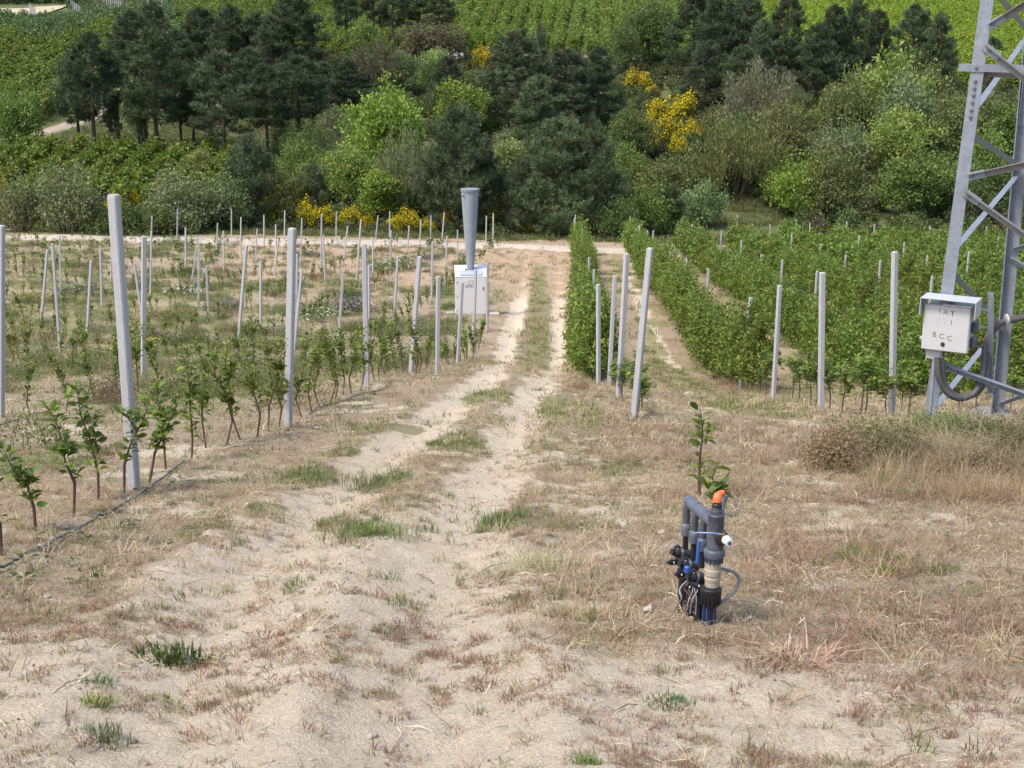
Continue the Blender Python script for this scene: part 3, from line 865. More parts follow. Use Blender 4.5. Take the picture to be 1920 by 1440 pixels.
# far posts on the hill
HILLP = []
for (x0, y0, x1, y1, n, h, where) in [(57, 28, 67, 36, 5, 15, 'beside the dry strip on the hill'), (134, 18, 151, 30, 6, 13, 'at the end of the hill strip'),
                                      (186, 4, 231, 30, 13, 18, 'in the slanting hill line'), (259, 5, 309, 20, 12, 15, 'in the line above the pine tops'),
                                      (355, 5, 386, 9, 8, 11, 'in the short line above the pines')]:
    for k in range(n):
        where_ = ORD[k] + ' from left ' + where
        t = k / (n - 1); px = x0 + (x1 - x0) * t; py = y0 + (y1 - y0) * t
        g, D = ground(px, py); HILLP.append(g[:2]); o = put_post(g - np.array([0, 0, .1]), g + np.array([0.02, 0, h * D / F * 1.4]), random.uniform(-.5, .5), 'hillside_post'); o.scale[0] = o.scale[1] = 0.16
        tag(o, 'tiny pale post, %s' % where_, 'post', 'posts on the hillside ' + where)

# ================================================================ orchard trees and saplings
COL_ORCH = (0.138, 0.195, 0.032)
def grad_pick(L_, k): return L_[k % len(L_)]
ORCH = [orchard_shapes('fruit_tree_%d' % k, 2.3, 1.42, 60, 23, 0.122, 0.62, OVAL, 0.26) for k in range(3)]
ORCH_FAR = [orchard_shapes('far_fruit_tree_%d' % k, 2.35, 1.5, 50, 12, 0.19, 0.7, DIAMOND)[0] for k in range(2)]
ORCH_HILL = [orchard_shapes('hill_fruit_tree_%d' % k, 2.7, 2.0, 34, 7, 0.36, 0.7, DIAMOND, 0.3, False)[0] for k in range(2)]
cands = []
for row in range(0, 15):
    y = {0: 33.8, 1: 36.0, 2: 30.0, 3: 27.0}.get(row, 26.0)
    while y < 108:
        x = 1.05 + 0.0385 * y + 3.9 * row - (0.32 * (1 - float(S(y, 40, 85))) if row == 0 else 0)
        if row == 0 and y < 42: y -= 0.25
        cands.append((row, x + random.gauss(0, 0.08), y)); y += random.uniform(0.85, 1.15)
seen = []
for row, x, y in cands:
    p = np.array([x, y, hz(x, y) + 1.5]); px, py = proj(p)
    seen.append((row, x, y, px < 1990, (p @ FWD)))
vis = sorted([s for s in seen if s[3]], key=lambda s: s[4] + 7.0 * s[0])[:290]
vset = set((s[1], s[2]) for s in vis)
proto_tree = []
for k in range(3):
    t = thing('fruit_tree', 'leafy green fruit tree in the hedge row', 'tree', (0, 0, -500), group='hedge rows of leafy fruit trees')
    link('trunk', ORCH[k][1], t); c = link('crown', ORCH[k][0], t); c.color = (*COL_ORCH, 1); proto_tree.append(t)
used = [False] * 3
cnt = defaultdict(int)
vis.sort(key=lambda s: (s[0], s[2]))
for row, x, y, _, D in vis:
    k = random.randrange(3); i = cnt[row]; cnt[row] += 1
    sc = random.uniform(0.76, 1.06) * (0.97 if row == 0 and y < 45 else 1.0)
    lb = ('leafy green fruit tree, %s from the front in the %s hedge row' % (ORD[i], ORD[row])) if i < 79 else 'leafy green fruit tree farther along the %s hedge row' % ORD[row]
    t = proto_tree[k] if not used[k] else copy_thing(proto_tree[k], (0, 0, 0))
    used[k] = True
    t.location = (x, y, hz(x, y)); t.rotation_euler = (random.gauss(0, .03), random.gauss(0, .03), random.uniform(0, 6.28)); t.scale = (sc, sc, sc * random.uniform(0.92, 1.08)); t['label'] = lb
    for c in t.children:
        if c.name.startswith('crown'):
            w = random.uniform(0, 1) ; c.color = (COL_ORCH[0] * (0.88 + 0.3 * w), COL_ORCH[1] * (0.9 + 0.2 * w), COL_ORCH[2] * (1 + 0.3 * w), 1)
rest = [(x, y) for row, x, y, _, D in seen if (x, y) not in vset]
xy = np.array(rest)
scatter('orchard_trees_beyond', on_ground(xy[:, 0], xy[:, 1]), rng.uniform(0, 6.28, len(xy)), rng.uniform(0.88, 1.15, len(xy)),
        [(ORCH_FAR[0], COL_ORCH), (ORCH_FAR[1], (0.135, 0.19, 0.033)), (ORCH_FAR[0], (0.115, 0.162, 0.032))], 'far rows of the leafy green orchard')

# young trees: leaves along a thin kinked stem
COL_SAP = (0.105, 0.165, 0.03)
def sapling_parts(h, kink, top_off, nleaf, lsz, seed, forks=1, low=0.42):
    """Stem path(s) and leaf frames of a young tree; kink = (x, y, z) where the grafted stem bends."""
    K = np.array(kink); T = np.array([top_off[0], top_off[1], h])
    stem = np.array([(0, 0, -0.06), K * [0.6, 0.6, 0.5], K, K + (T - K) * 0.33 + rng.normal(size=3) * 0.015, K + (T - K) * 0.66 + rng.normal(size=3) * 0.02, T])
    paths = [(stem, [0.013, 0.012, 0.0135, 0.009, 0.006, 0.003])]
    LP = []; LA = []
    def along(P, t):
        q = np.clip(t, 0, 0.999) * (len(P) - 1); i = int(q); return P[i] + (P[i + 1] - P[i]) * (q - i)
    shoots = [(stem, low, 1.0, 1.0)]
    for k in range(forks):
        t0 = rng.uniform(0.45, 0.75); p0 = along(stem, t0); a = rng.uniform(0, 6.28); L = rng.uniform(0.12, 0.34) * h / 1.2
        e = p0 + np.array([math.cos(a) * L * 0.6, math.sin(a) * L * 0.6, L * 0.9]); sp = np.array([p0, (p0 + e) / 2 + rng.normal(size=3) * .02, e])
        paths.append((sp, [0.006, 0.004, 0.002])); shoots.append((sp, 0.15, 1.0, 0.45))
    tw = sum(s[3] for s in shoots)
    for sp, a0, a1, wgt in shoots:
        for j in range(int(nleaf * wgt / tw)):
            t = a0 + (a1 - a0) * ((j + rng.uniform(0, 1)) / (nleaf * wgt / tw))
            p = along(sp, t); a = j * 2.4 + rng.normal() * 0.4
            out = np.array([math.cos(a), math.sin(a), rng.uniform(0.0, 1.25)])
            off = unit(out) * rng.uniform(0.005, 0.05)
            LP.append(p + off); LA.append(unit(out + np.array([0, 0, rng.normal() * 0.35])))
    LP = np.array(LP); LA = np.array(LA)
    LN = unit(np.array([0, 0, 1.0]) + rng.normal(size=LP.shape) * 0.45 + LA * -0.2)
    return paths, LP, LA, LN, lsz * rng.uniform(0.65, 1.25, len(LP))

LEAFM = []
for k in range(2):
    T_ = OVAL[0].copy(); T_[:, 2] *= (1.0 if k == 0 else 1.6)
    # finer leaf: a folded, drooping blade with a toothed-free oval outline
    V = []; n = 6
    for i in range(n + 1):
        u = i / n; wv = 0.27 * math.sin(math.pi * min(1, u * 0.92 + 0.04)) ** 0.8; dz = -0.22 * u * u * (1 + k)
        V += [(-wv, u, dz + wv * 0.35), (0, u, dz), (wv, u, dz + wv * 0.35)]
    Fq = []
    for i in range(n):
        a = i * 3; Fq += [(a, a + 1, a + 4, a + 3), (a + 1, a + 2, a + 5, a + 4)]
    V.append((0, -0.22, 0.02)); 
    me = np_mesh('leaf_%d' % k, np.array(V), np.array(Fq), M_LEAF, True, np.full(len(V), 0.5)); LEAFM.append(me)

NEAR_SAP = [  # base px, kink px, top px, number of leaves, words
    ((2, 1042), (0, 985), (-40, 870), 22, 'young sapling cut by the left picture edge, only its stem foot showing'),
    ((67, 995), (63, 952), (3, 838), 40, 'young sapling with leaning stem, first in the row beside the drip hose'),
    ((137, 968), (140, 905), (90, 762), 46, 'young sapling with large leaves leaning left, second in the row beside the drip hose'),
    ((184, 937), (184, 888), (142, 716), 60, 'slender leafy sapling leaning left, third in the row beside the drip hose'),
    ((232, 923), (233, 872), (282, 745), 46, 'young sapling bending right in front of the big near post'),
    ((277, 906), (290, 850), (335, 755), 44, 'young sapling leaning right just right of the big near post'),
    ((311, 880), (307, 830), (295, 712), 44, 'upright young sapling behind the leaning ones right of the big near post'),
    ((358, 859), (361, 825), (351, 640), 64, 'tall straight sapling with dense leaves, right of the big near post'),
    ((387, 840), (379, 790), (385, 668), 52, 'straight sapling next to the tall dense one')]
sap_recs = []
def world_on(base, px, py):
    r = ray(px, py); return r * (base[1] / r[1])
def near_sapling(bp, kp, tp, nleaf, label, group, lsz=0.088, forks=2, low=0.46, colr=COL_SAP):
    g, D = ground(*bp, hf=H); K = world_on(g, *kp) - g; T = world_on(g, *tp) - g
    paths, LP, LA, LN, LS = sapling_parts(T[2], K, T[:2], nleaf, lsz, 0, forks, low)
    t = thing('sapling', label, 'young tree', tuple(g), group=group)
    link('stem', tubes_mesh('sapling_stem', paths, M_TWIG, 6), t)
    LN = unit(LN - LA * (LA * LN).sum(-1, keepdims=True)); LB = np.cross(LA, LN)
    for p, a, n_, b_, s_ in zip(LP, LA, LN, LB, LS):
        o = link('leaf', LEAFM[random.randrange(2)], t)
        M = Matrix(((b_[0], a[0], n_[0], p[0]), (b_[1], a[1], n_[1], p[1]), (b_[2], a[2], n_[2], p[2]), (0, 0, 0, 1))) @ Matrix.Diagonal((s_, s_, s_, 1))
        o.matrix_basis = M
        w = random.uniform(0.55, 1.35); y_ = random.random() ** 2
        o.color = (colr[0] * w * (1 + 0.7 * y_), colr[1] * w * (1 + 0.25 * y_), colr[2] * w, 1)
    return t
for bp, kp, tp, nl, lb in NEAR_SAP:
    near_sapling(bp, kp, tp, int(nl * 2.0), lb, 'young saplings in the row beside the drip hose', 0.076, 1, 0.42, (0.095, 0.155, 0.027))
near_sapling((1312, 935), (1311, 900), (1313, 766), 46, 'thin upright sapling standing behind the irrigation pipes', 'saplings behind the irrigation pipes', 0.08, 1, 0.3)
near_sapling((1343, 968), (1344, 935), (1346, 866), 44, 'short leafy sapling half hidden behind the orange topped pipe', 'saplings behind the irrigation pipes', 0.085, 3, 0.2)

SAP = []
for k in range(6):
    h = 1.2; a = rng.uniform(-0.2, 0.2); kx = rng.normal() * 0.09; 
    paths, LP, LA, LN, LS = sapling_parts(h, (kx, rng.normal() * .04, 0.28), (kx * 0.5 + a, rng.normal() * .1), 104, 0.082, k, 1 + k % 2, 0.40)
    me = leaf_cloud('sapling_crown_%d' % k, LP, LA, LN, LS, 0.62, OVAL, M_LEAF, rng.uniform(0, 1, len(LP)))
    SAP.append((me, tubes_mesh('sapling_stem_%d' % k, paths, M_TWIG, 5)))
SAP_FAR = []
for k in range(3):
    paths, LP, LA, LN, LS = sapling_parts(1.2, (rng.normal() * .08, 0, 0.3), (rng.normal() * .12, rng.normal() * .1), 46, 0.14, k, 3, 0.3)
    V1, F1, kk = leaves(LP, LA, LN, LS, 0.6, DIAMOND)
    SAP_FAR.append(np_mesh('far_sapling_%d' % k, V1, F1, M_LEAF, False, np.repeat(rng.uniform(0, 1, len(LP)), kk)))
proto_sap = []
for me, st in SAP:
    t = thing('sapling', 'young sapling', 'young tree', (0, 0, -500), group='young saplings in the left field')
    link('stem', st, t); c = link('crown', me, t); c.color = (*COL_SAP, 1); proto_sap.append(t)
EXPL = [(421, 833), (453, 825), (481, 820), (503, 810), (520, 803), (567, 783), (586, 774), (602, 767), (616, 755), (627, 752), (643, 741), (660, 739), (675, 733), (702, 717), (713, 714), (725, 706), (733, 703), (747, 699), (757, 699)]
cand = []
for px, py in EXPL:
    g, D = ground(px, py); cand.append((0, g[0], g[1], 1.0))
for row in range(0, 14):
    y = 29.5 if row == 0 else (12.0 + 1.5 * (row > 1))
    while y < 112:
        x = -4.07 + 0.0598 * y - 3.9 * row
        if not (row == 0 and y > 50.5):
            cand.append((row, x + random.gauss(0, 0.10), y, random.uniform(0.62, 1.12)))
        y += (random.uniform(0.75, 1.1) if row == 0 else random.uniform(0.9, 1.5)) if y < 60 else random.uniform(0.9, 1.6)
sel = []
for row, x, y, sc in cand:
    p = np.array([x, y, hz(x, y) + .5]); px, py = proj(p); D = p @ FWD
    sel.append((row, x, y, sc, -60 < px, D))
nearset = sorted([s for s in sel if s[4]], key=lambda s: s[5])[:300 - 11]
nk = set((s[1], s[2]) for s in nearset)
nearset.sort(key=lambda s: (s[0], s[2]))
cnt = defaultdict(int); usedp = [False] * 6
for row, x, y, sc, _, D in nearset:
    k = random.randrange(6); i = cnt[row]; cnt[row] += 1
    t = proto_sap[k] if not usedp[k] else copy_thing(proto_sap[k], (0, 0, 0)); usedp[k] = True
    t.location = (x, y, hz(x, y)); t.rotation_euler = (random.gauss(0, .06), random.gauss(0, .06), random.uniform(0, 6.28)); t.scale = (sc, sc, sc)
    if row == 0 and i < 79: lb = 'leafy young sapling beside the track, %s past the tall dense sapling' % ORD[i]
    elif row == 0: lb = 'leafy young sapling farther along the row beside the dirt track'
    elif i < 79: lb = 'thin young sapling, %s from the front in the %s sapling row' % (ORD[i], ORD[row])
    else: lb = 'thin young sapling farther along the %s sapling row' % ORD[row]
    t['label'] = lb
    for c in t.children:
        if c.name.startswith('crown'):
            w = random.uniform(0.8, 1.35); c.color = (COL_SAP[0] * w * random.uniform(1, 1.35), COL_SAP[1] * w, COL_SAP[2] * w, 1)
far = [(x, y, sc) for row, x, y, sc, v, D in sel if (x, y) not in nk and random.random() < 0.9]
fa = np.array(far)
scatter('far_saplings', on_ground(fa[:, 0], fa[:, 1]), rng.uniform(0, 6.28, len(fa)), fa[:, 2] * rng.uniform(0.7, 1.3, len(fa)), [(SAP_FAR[k % 3], c) for k, c in enumerate([(0.095, 0.14, 0.035), (0.085, 0.125, 0.03), (0.12, 0.155, 0.05)])], 'small saplings in the far rows of the left field', 0.05)
YOUNG = []
for k in range(3):
    paths, LP, LA, LN, LS = sapling_parts(1.5, (rng.normal() * .05, rng.normal() * .03, 0.4), (rng.normal() * .08, rng.normal() * .06), 170, 0.10, k, 8, 0.42)
    t = thing('sapling', 'young tree', 'young tree', (0, 0, -500), group='young saplings in the left field')
    link('stem', tubes_mesh('young_stem_%d' % k, paths, M_TWIG, 5), t)
    link('crown', leaf_cloud('young_crown_%d' % k, LP, LA, LN, LS, 0.62, OVAL, M_LEAF, rng.uniform(0, 1, len(LP))), t); YOUNG.append(t)
# leafy young trees at the near ends of the hedge rows
for px, py, top, lb in [(1196, 782, 690, 'young leafy tree at the foot of the leaning front post of the first hedge'), (1186, 760, 660, 'young leafy tree just behind the leaning front post of the first hedge'),
                        (1168, 745, 668, 'young leafy tree between the first two posts of the first hedge row'), (1148, 725, 672, 'young leafy tree beside the third post of the first hedge row'), (1205, 770, 700, 'young leafy tree right of the leaning front post'),
                        (1425, 742, 650, 'young thin tree between hedge and post at the front of the second hedge row'), (1437, 745, 655, 'young thin tree close left of the second row post'), (1485, 752, 660, 'young tree right of the second row post, leaves on its upper half'),
                        (1497, 755, 655, 'young thin stemmed tree with light leaves between two posts'), (1520, 762, 662, 'young thin tree left of the tall post in the second row'), (1530, 766, 650, 'young tree touching the tall post in the second row'),
                        (1556, 772, 668, 'young thin tree just right of the tall post'), (1578, 776, 680, 'short young tree with a drooping crown right of the tall post'), (1613, 778, 650, 'young tree midway between the two tall posts'),
                        (1622, 780, 655, 'young tree close behind the one midway between the two tall posts'), (1662, 782, 690, 'young tree left of the tall pale post near the pylon'), (1682, 784, 680, 'young tree right of the tall pale post near the pylon'),
                        (1700, 786, 690, 'young tree between the tall pale post and the pylon'), (1800, 770, 650, 'thin young tree seen through the pylon under the control box'), (1830, 772, 660, 'thin young tree seen through the pylon beside its rear leg'), (1893, 772, 690, 'young tree right of the rear pylon leg')]:
    g, D = ground(px, py); h = height_to(g, top)
    t = copy_thing(YOUNG[random.randrange(3)], (g[0], g[1], hz(g[0], g[1])), random.uniform(0, 6.28), (1.15 * (h / 1.5) ** 0.35, 1.15 * (h / 1.5) ** 0.35, h / 1.5), lb, 'young trees at the near ends of the hedge rows')
    for c in t.children:
        if c.name.startswith('crown'): c.color = (0.135, 0.195, 0.04, 1)

# ================================================================ hail cannon
g, D = ground(883, 588); g[2] = hz(g[0], g[1])
DC = D
hc = thing('hail_cannon', 'white metal cabinet with a tall grey cone on top, beside the dirt track', 'hail cannon', tuple(g), (0, 0, R(4)))
cw, chh, cd = 1.36, 1.78, 1.30
sl = 0.26
m = MB(); v = [(-cw / 2, -cd / 2, 0.02), (cw / 2, -cd / 2, 0.02), (cw / 2, cd / 2, 0.02), (-cw / 2, cd / 2, 0.02), (-cw / 2, -cd / 2, chh), (cw / 2, -cd / 2, chh), (cw / 2, cd / 2, chh + sl), (-cw / 2, cd / 2, chh + sl)]
m.add(v, [(3, 2, 1, 0), (4, 5, 6, 7), (0, 1, 5, 4), (1, 2, 6, 5), (2, 3, 7, 6), (3, 0, 4, 7)]); m.build('cabinet', M_WHITE, hc)
m = MB(); m.box((0, -cd / 2 - 0.012, 0.93), (cw * 0.93, 0.02, 1.62), bev=0.008); m.build('cabinet_door', M_WHITE, hc)
m = MB(); m.box((0.46 * cw - 0.10, -cd / 2 - 0.035, 1.28), (0.05, 0.03, 0.14), bev=0.008); m.build('handle', plain('rusty latch', (0.16, 0.1, 0.07), .7), hc)
ang = math.atan2(sl, cd); Mr = Matrix.Rotation(ang, 4, 'X')
lid = MB(); lid.box((0, 0, chh + sl / 2 + 0.022), (cw + 0.05, cd * 1.05, 0.035), Mr.to_3x3(), 0.01); lid.build('lid', M_WHITE, hc)
pn = MB(); pn.box((0.02, -0.36, chh + 0.5 * sl + 0.075 - 0.36 * sl / cd), (1.0, 0.5, 0.04), Mr.to_3x3(), 0.006); pn.build('solar_panel', M_PANEL, hc)
zt = chh + sl * 0.55
Hc = 3.62; r0, r1 = 0.15, 0.39
cone = MB(); prof = []
for k in range(13):
    t = k / 12; prof.append((r0 + (r1 - r0) * t ** 0.9, zt + Hc * t))
prof += [(r1 - 0.012, zt + Hc), (r1 - 0.03, zt + Hc * 0.9), (r0, zt + Hc * 0.35)]
M_CONE = plain('dull grey blue metal cone', (0.30, 0.325, 0.355), 0.6, 0.1, 0.10, 5.5, 0.0, (0.2, 0.22, 0.26), 0.75)
V_ = MB(); V_.lathe(prof, 32); co = V_.build('cone', M_CONE, hc, True, (0, 0.1, 0))
rm = MB(); rm.lathe([(r1 + .003, zt + Hc - 0.10), (r1 + 0.022, zt + Hc - 0.10), (r1 + 0.026, zt + Hc + 0.004), (r1 + 0.0, zt + Hc + 0.006)], 32); rm.build('rim', M_GALV, co, True)
cb = MB(); cb.lathe([(r0 + 0.06, zt + 0.95), (r0 + 0.075, zt + 0.96), (r0 + 0.078, zt + 0.99), (r0 + 0.06, zt + 1.0)], 32); cb.build('weld_band', M_CONE, co, True)
for sx, sy in ((-0.32, -0.30), (0.42, -0.12)):
    q = MB(); q.box((sx, sy, zt + Hc - 0.26), (0.08, 0.05, 0.09), bev=0.012); q.build('lifting_lug', M_BOLT, co)
mp = MB(); mp.box((0, 0.1, zt + 0.05), (0.52, 0.52, 0.05), bev=0.01); mp.build('mounting_plate', M_GALV, hc)

def lettering(txt, size, mat, parent, M, name='lettering', extr=0.002, spacing=1.0):
    cu = bpy.data.curves.new('text', 'FONT'); cu.body = txt; cu.size = size; cu.align_x = 'CENTER'; cu.align_y = 'CENTER'; cu.extrude = extr; cu.space_character = spacing
    o = bpy.data.objects.new('text', cu); C.objects.link(o)
    bpy.context.view_layer.update()
    me = bpy.data.meshes.new_from_object(o.evaluated_get(bpy.context.evaluated_depsgraph_get()))
    bpy.data.objects.remove(o)
    me.materials.clear(); me.materials.append(mat)
    t = link(name, me, parent); t.matrix_basis = M
    return t
FRONT = Matrix.Rotation(math.pi / 2, 4, 'X')
for z in (0.3, 0.93, 1.55):
    q = MB(); q.box((-0.46 * cw + 0.0, -cd / 2 - 0.028, z), (0.03, 0.02, 0.1), bev=0.006); q.build('hinge', M_GALV2, hc)
q = MB(); q.box((0, 0, 0.03), (cw + 0.05, cd + 0.05, 0.10), bev=0.01); q.build('plinth', M_SLAB, hc)
for k in range(4):
    q = MB(); q.lathe([(0.02, 0), (0.02, 0.02), (0.012, 0.03)], 8, None, (0.2 * (-1) ** k, 0.1 + 0.2 * (-1) ** (k // 2), zt + 0.07)); q.build('bolt', M_BOLT, hc)
sm = MB(); sm.tube([(-0.10, 0.1 - r0 * 0.78 - 0.012, zt + 0.1), (-0.24, 0.1 - r1 * 0.79 - 0.004, zt + Hc - 0.1)], 0.008, 6); sm.build('weld_seam', M_CONE, co, True, (0, -0.1, 0))
lettering('SPAG', 0.185, M_INK, hc, Matrix.Translation((-0.04, -cd / 2 - 0.0245, 1.37)) @ FRONT, 'lettering', 0.002, 1.08)
lg = MB(); pts = [(-0.02 + 0.115 * math.cos(a), -cd / 2 - 0.0245, 1.55 + 0.075 * math.sin(a)) for a in np.linspace(0, 2 * math.pi, 25)]; lg.tube(pts, 0.009, 6, False); lg.build('emblem', M_INKG, hc)
for px, py, w, lb in [(843, 590, 0.34, 'cream concrete slab by the left foot of the white cabinet'), (927, 592, 0.42, 'cream concrete slab by the right foot of the white cabinet')]:
    p, D = ground(px, py); s = MB(); s.box((0, 0, 0.05), (w, 0.32, 0.16), bev=0.015)
    o = s.build('concrete_slab', M_SLAB, None, False, tuple(p), (0, 0, R(8))); tag(o, lb, 'slab', 'slabs under the cabinet')

# ================================================================ steel pylon
B1 = at(1727, 818, 17.6); B1[2] = hz(B1[0], B1[1]) ; 
T1 = at(1838, 0, 16.25)
g2, D2 = ground(1860, 783); B2 = g2.copy()
T2 = at(1903, 300, D2 - 1.1)
per = np.array([(B2 - B1)[1], -(B2 - B1)[0], 0])
hd = B2 - B1; hd[2] = 0
ctr = B1 + hd / 2 + per / 2
B3 = B1 + per; B4 = B2 + per
for B_ in (B3, B4): B_[2] = hz(B_[0], B_[1])
def leg_dir(B, T): d = T - B; return d / d[2]
d1 = leg_dir(B1, T1); d2 = leg_dir(B2, T2)
mir = lambda d, n: d - 2 * (d @ n) * n
n1_ = unit(per)
d3 = mir(d1, n1_); d4 = mir(d2, n1_)
LEGS = [(B1, d1), (B2, d2), (B3, d3), (B4, d4)]
def legp(i, h): return LEGS[i][0] + LEGS[i][1] * h
def leg_h(i, py):
    lo, hi = -1.0, 14.0
    for _ in range(40):
        m_ = (lo + hi) / 2
        if proj(legp(i, m_))[1] > py: lo = m_
        else: hi = m_
    return lo
pyl = thing('pylon', 'grey galvanised steel lattice pylon with bolted braces, foot in dry grass', 'pylon', tuple(B1))
O1 = Vector(B1)
exv = unit(per); eyv = unit(hd)                       # along the front face, into the tower
LEGW = 0.15
sgn = [(1, 1), (1, -1), (-1, 1), (-1, -1)]
for i in range(4):
    a = legp(i, -0.35); b_ = legp(i, 10.5); m = MB()
    m.angle(Vector(a) - O1, Vector(b_) - O1, exv * sgn[i][0], eyv * sgn[i][1], LEGW if i != 1 else 0.17, 0.014)
    m.build('leg', M_GALV if i != 0 else M_GALV, pyl)
def brace(p, q, size=0.075, face='front', mat=M_GALV2, flip=1):
    m = MB()
    nrm = Vector(-eyv) if face == 'front' else Vector(-exv)
    t = (Vector(q) - Vector(p)).normalized(); up = nrm.cross(t); 
    if up.z < 0: up = -up
    m.angle(Vector(p) - O1, Vector(q) - O1, up * -1, nrm * flip, size, 0.008)
    return m.build('brace', mat, pyl)
def bolt(p, nrm, r=0.017, l=0.02):
    q = Vector((0, 0, 1)).rotation_difference(Vector(nrm)).to_matrix()
    m = MB(); m.lathe([(r * 1.35, 0), (r * 1.35, l * .3), (r, l * .35), (r, l), (r * .7, l * 1.05)], 6, q, Vector(p) - O1); m.build('bolt', M_BOLT, pyl)
def front_end(py1, x2, y2, py0=None):
    p = legp(0, leg_h(0, py1)) + exv * 0.135 - eyv * 0.012
    best = None
    for h in np.arange(-0.6, 10.4, 0.02):
        q = legp(2, h) - exv * 0.1 - eyv * 0.012
        a = np.array(proj(p)); b_ = np.array(proj(q)); t = (x2 - a[0]) / (b_[0] - a[0])
        e = abs(a[1] + (b_[1] - a[1]) * t - y2)
        if best is None or e < best[0]: best = (e, q)
    return p, best[1]
for py1, x2, y2 in [(45, 1920, 3), (82, 1920, 138), (325, 1920, 303), (354, 1920, 433), (676, 1920, 770)]:
    p, q = front_end(py1, x2, y2); brace(p, q, 0.078, 'front', M_GALV2 if py1 < 600 else M_GALV)
    t = unit(q - p)
    gm = MB(); rotm = Matrix((Vector(t), Vector(-eyv).cross(Vector(t)), Vector(-eyv))).transposed()
    gm.box(Vector(p + t * 0.10 - np.array([0, 0, 0.035]) - eyv * 0.020) - O1, (0.2, 0.095, 0.01), rotm, 0.003); gm.build('gusset_plate', M_GALV, pyl)
    bolt(p + t * 0.06 - np.array([0, 0, 0.035]) - eyv * 0.026, -eyv)
# horizontal member with its flange
pa = legp(0, leg_h(0, 120)) - exv * 0.14 - eyv * 0.02; pb = pa + exv * (np.linalg.norm(per) - 0.6)
m = MB(); m.angle(Vector(pa) - O1, Vector(pb) - O1, Vector((0, 0, -1)), Vector(eyv), 0.085, 0.009); m.build('crossbar', M_GALV, pyl); bolt(pa + exv * 0.2 - np.array([0, 0, 0.04]), -eyv)
pc = legp(0, leg_h(0, 131)) + eyv * 0.12
m = MB(); m.angle(Vector(pc) - O1, Vector(pc + exv * 3.6) - O1, Vector((0, 0, -1)), Vector(eyv), 0.085, 0.009); m.build('crossbar', M_GALV2, pyl)
# braces of the side face between the front leg and the rear leg
for ya, yb in [(472, 328), (213, 62), (775, 600)]:
    brace(legp(0, leg_h(0, ya)) + exv * 0.02 + eyv * 0.1, legp(1, leg_h(1, yb)) + exv * 0.02 - eyv * 0.1, 0.08, 'side', M_GALV, -1)
for ya, yb in [(248, 305), (508, 612), (-30, 60), (-120, -210)]:
    brace(legp(0, leg_h(0, ya)) + exv * 0.10 + eyv * 0.1, legp(1, leg_h(1, yb)) + exv * 0.10 - eyv * 0.1, 0.08, 'side', M_GALV2, 1)
for py in (152, 165, 178, 192, 206, 219):
    bolt(legp(0, leg_h(0, py)) + exv * 0.07 - eyv * 0.004, -eyv, 0.017)
# rear face
for ya, xb, yb in [(463, 1960, 447), (480, 1960, 515), (752, 1960, 722)]:
    p = legp(1, leg_h(1, ya)) + exv * 0.08 - eyv * 0.02; D_ = p @ FWD
    q = p + unit(at(xb, yb, D_ - 0.3) - p) * 4.0; brace(p, q, 0.07, 'front', M_GALV)
# bolted splice on the rear leg
sp_ = MB(); a_ = legp(1, leg_h(1, 235)); b2_ = legp(1, leg_h(1, 120)); sp_.angle(Vector(a_ - exv * .012 - eyv * .0 + exv * .03 - eyv * .02) - O1, Vector(b2_ + exv * .03 - eyv * .02) - O1, exv, -eyv, 0.11, 0.012); sp_.build('splice_plate', M_GALV, pyl)
# upright channel that carries the box and cables
Dk = 17.4
ck0 = at(1851, 737, Dk); ck1 = at(1852, 548, Dk - 0.33); m = MB(); m.angle(Vector(ck0) - O1, Vector(ck1) - O1, exv, eyv, 0.07, 0.006); m.build('support_channel', M_GALV, pyl)
for py in (582, 615, 652):
    p = at(1808, py - 2, Dk - .1); q = at(1856, py + 2, Dk - .12); m = MB(); m.angle(Vector(p) - O1, Vector(q) - O1, Vector((0, 0, 1)), Vector(eyv), 0.03, 0.006); m.build('support_bracket', M_GALV, pyl)
ft = MB(); ft.lathe([(0.34, -0.3), (0.34, 0.06), (0.30, 0.1)], 12); o = ft.build('footing', plain('weathered footing', (0.2, 0.18, 0.16), .9, 0, .3, 9, .5), pyl, False, tuple(B2 - B1)); 

# ---------------------------------------------------------------- control box
bc = at(1774, 616, 16.95)
angz = math.atan2(exv[1], exv[0])
bw_, bh_, bd_ = 0.545, 0.56, 0.24
box = thing('control_box', 'pale grey control cabinet with stencilled letters, fixed to the pylon leg under a steel hood', 'control box', tuple(bc), (0, 0, angz))
m = MB(); m.box((0.01, bd_ / 2 + 0.03, 0), (bw_ - 0.03, bd_, bh_ - 0.02), bev=0.01); m.build('cabinet', M_GREYW, box)
m = MB(); m.box((0, 0.0, 0), (bw_, 0.05, bh_), bev=0.012); dr = m.build('door', M_GREYW, box)
m = MB()
m.box((0.02, 0.05, bh_ / 2 + 0.085), (bw_ + 0.1, 0.34, 0.008))
m.box((-bw_ / 2 - 0.028, 0.05, bh_ / 2 - 0.02), (0.008, 0.34, 0.20)); m.box((bw_ / 2 + 0.066, 0.05, bh_ / 2 - 0.02), (0.008, 0.34, 0.20))
m.build('hood', M_STEEL, box)
m = MB(); m.box((0.12, 0.06, bh_ / 2 + 0.012), (bw_ * 0.62, 0.2, 0.014)); m.build('drip_rail', M_STEEL, box)
m = MB(); m.box((0.0, 0.12, bh_ / 2 + 0.05), (0.06, 0.05, 0.07)); m.build('hood_support', M_GALV, box)
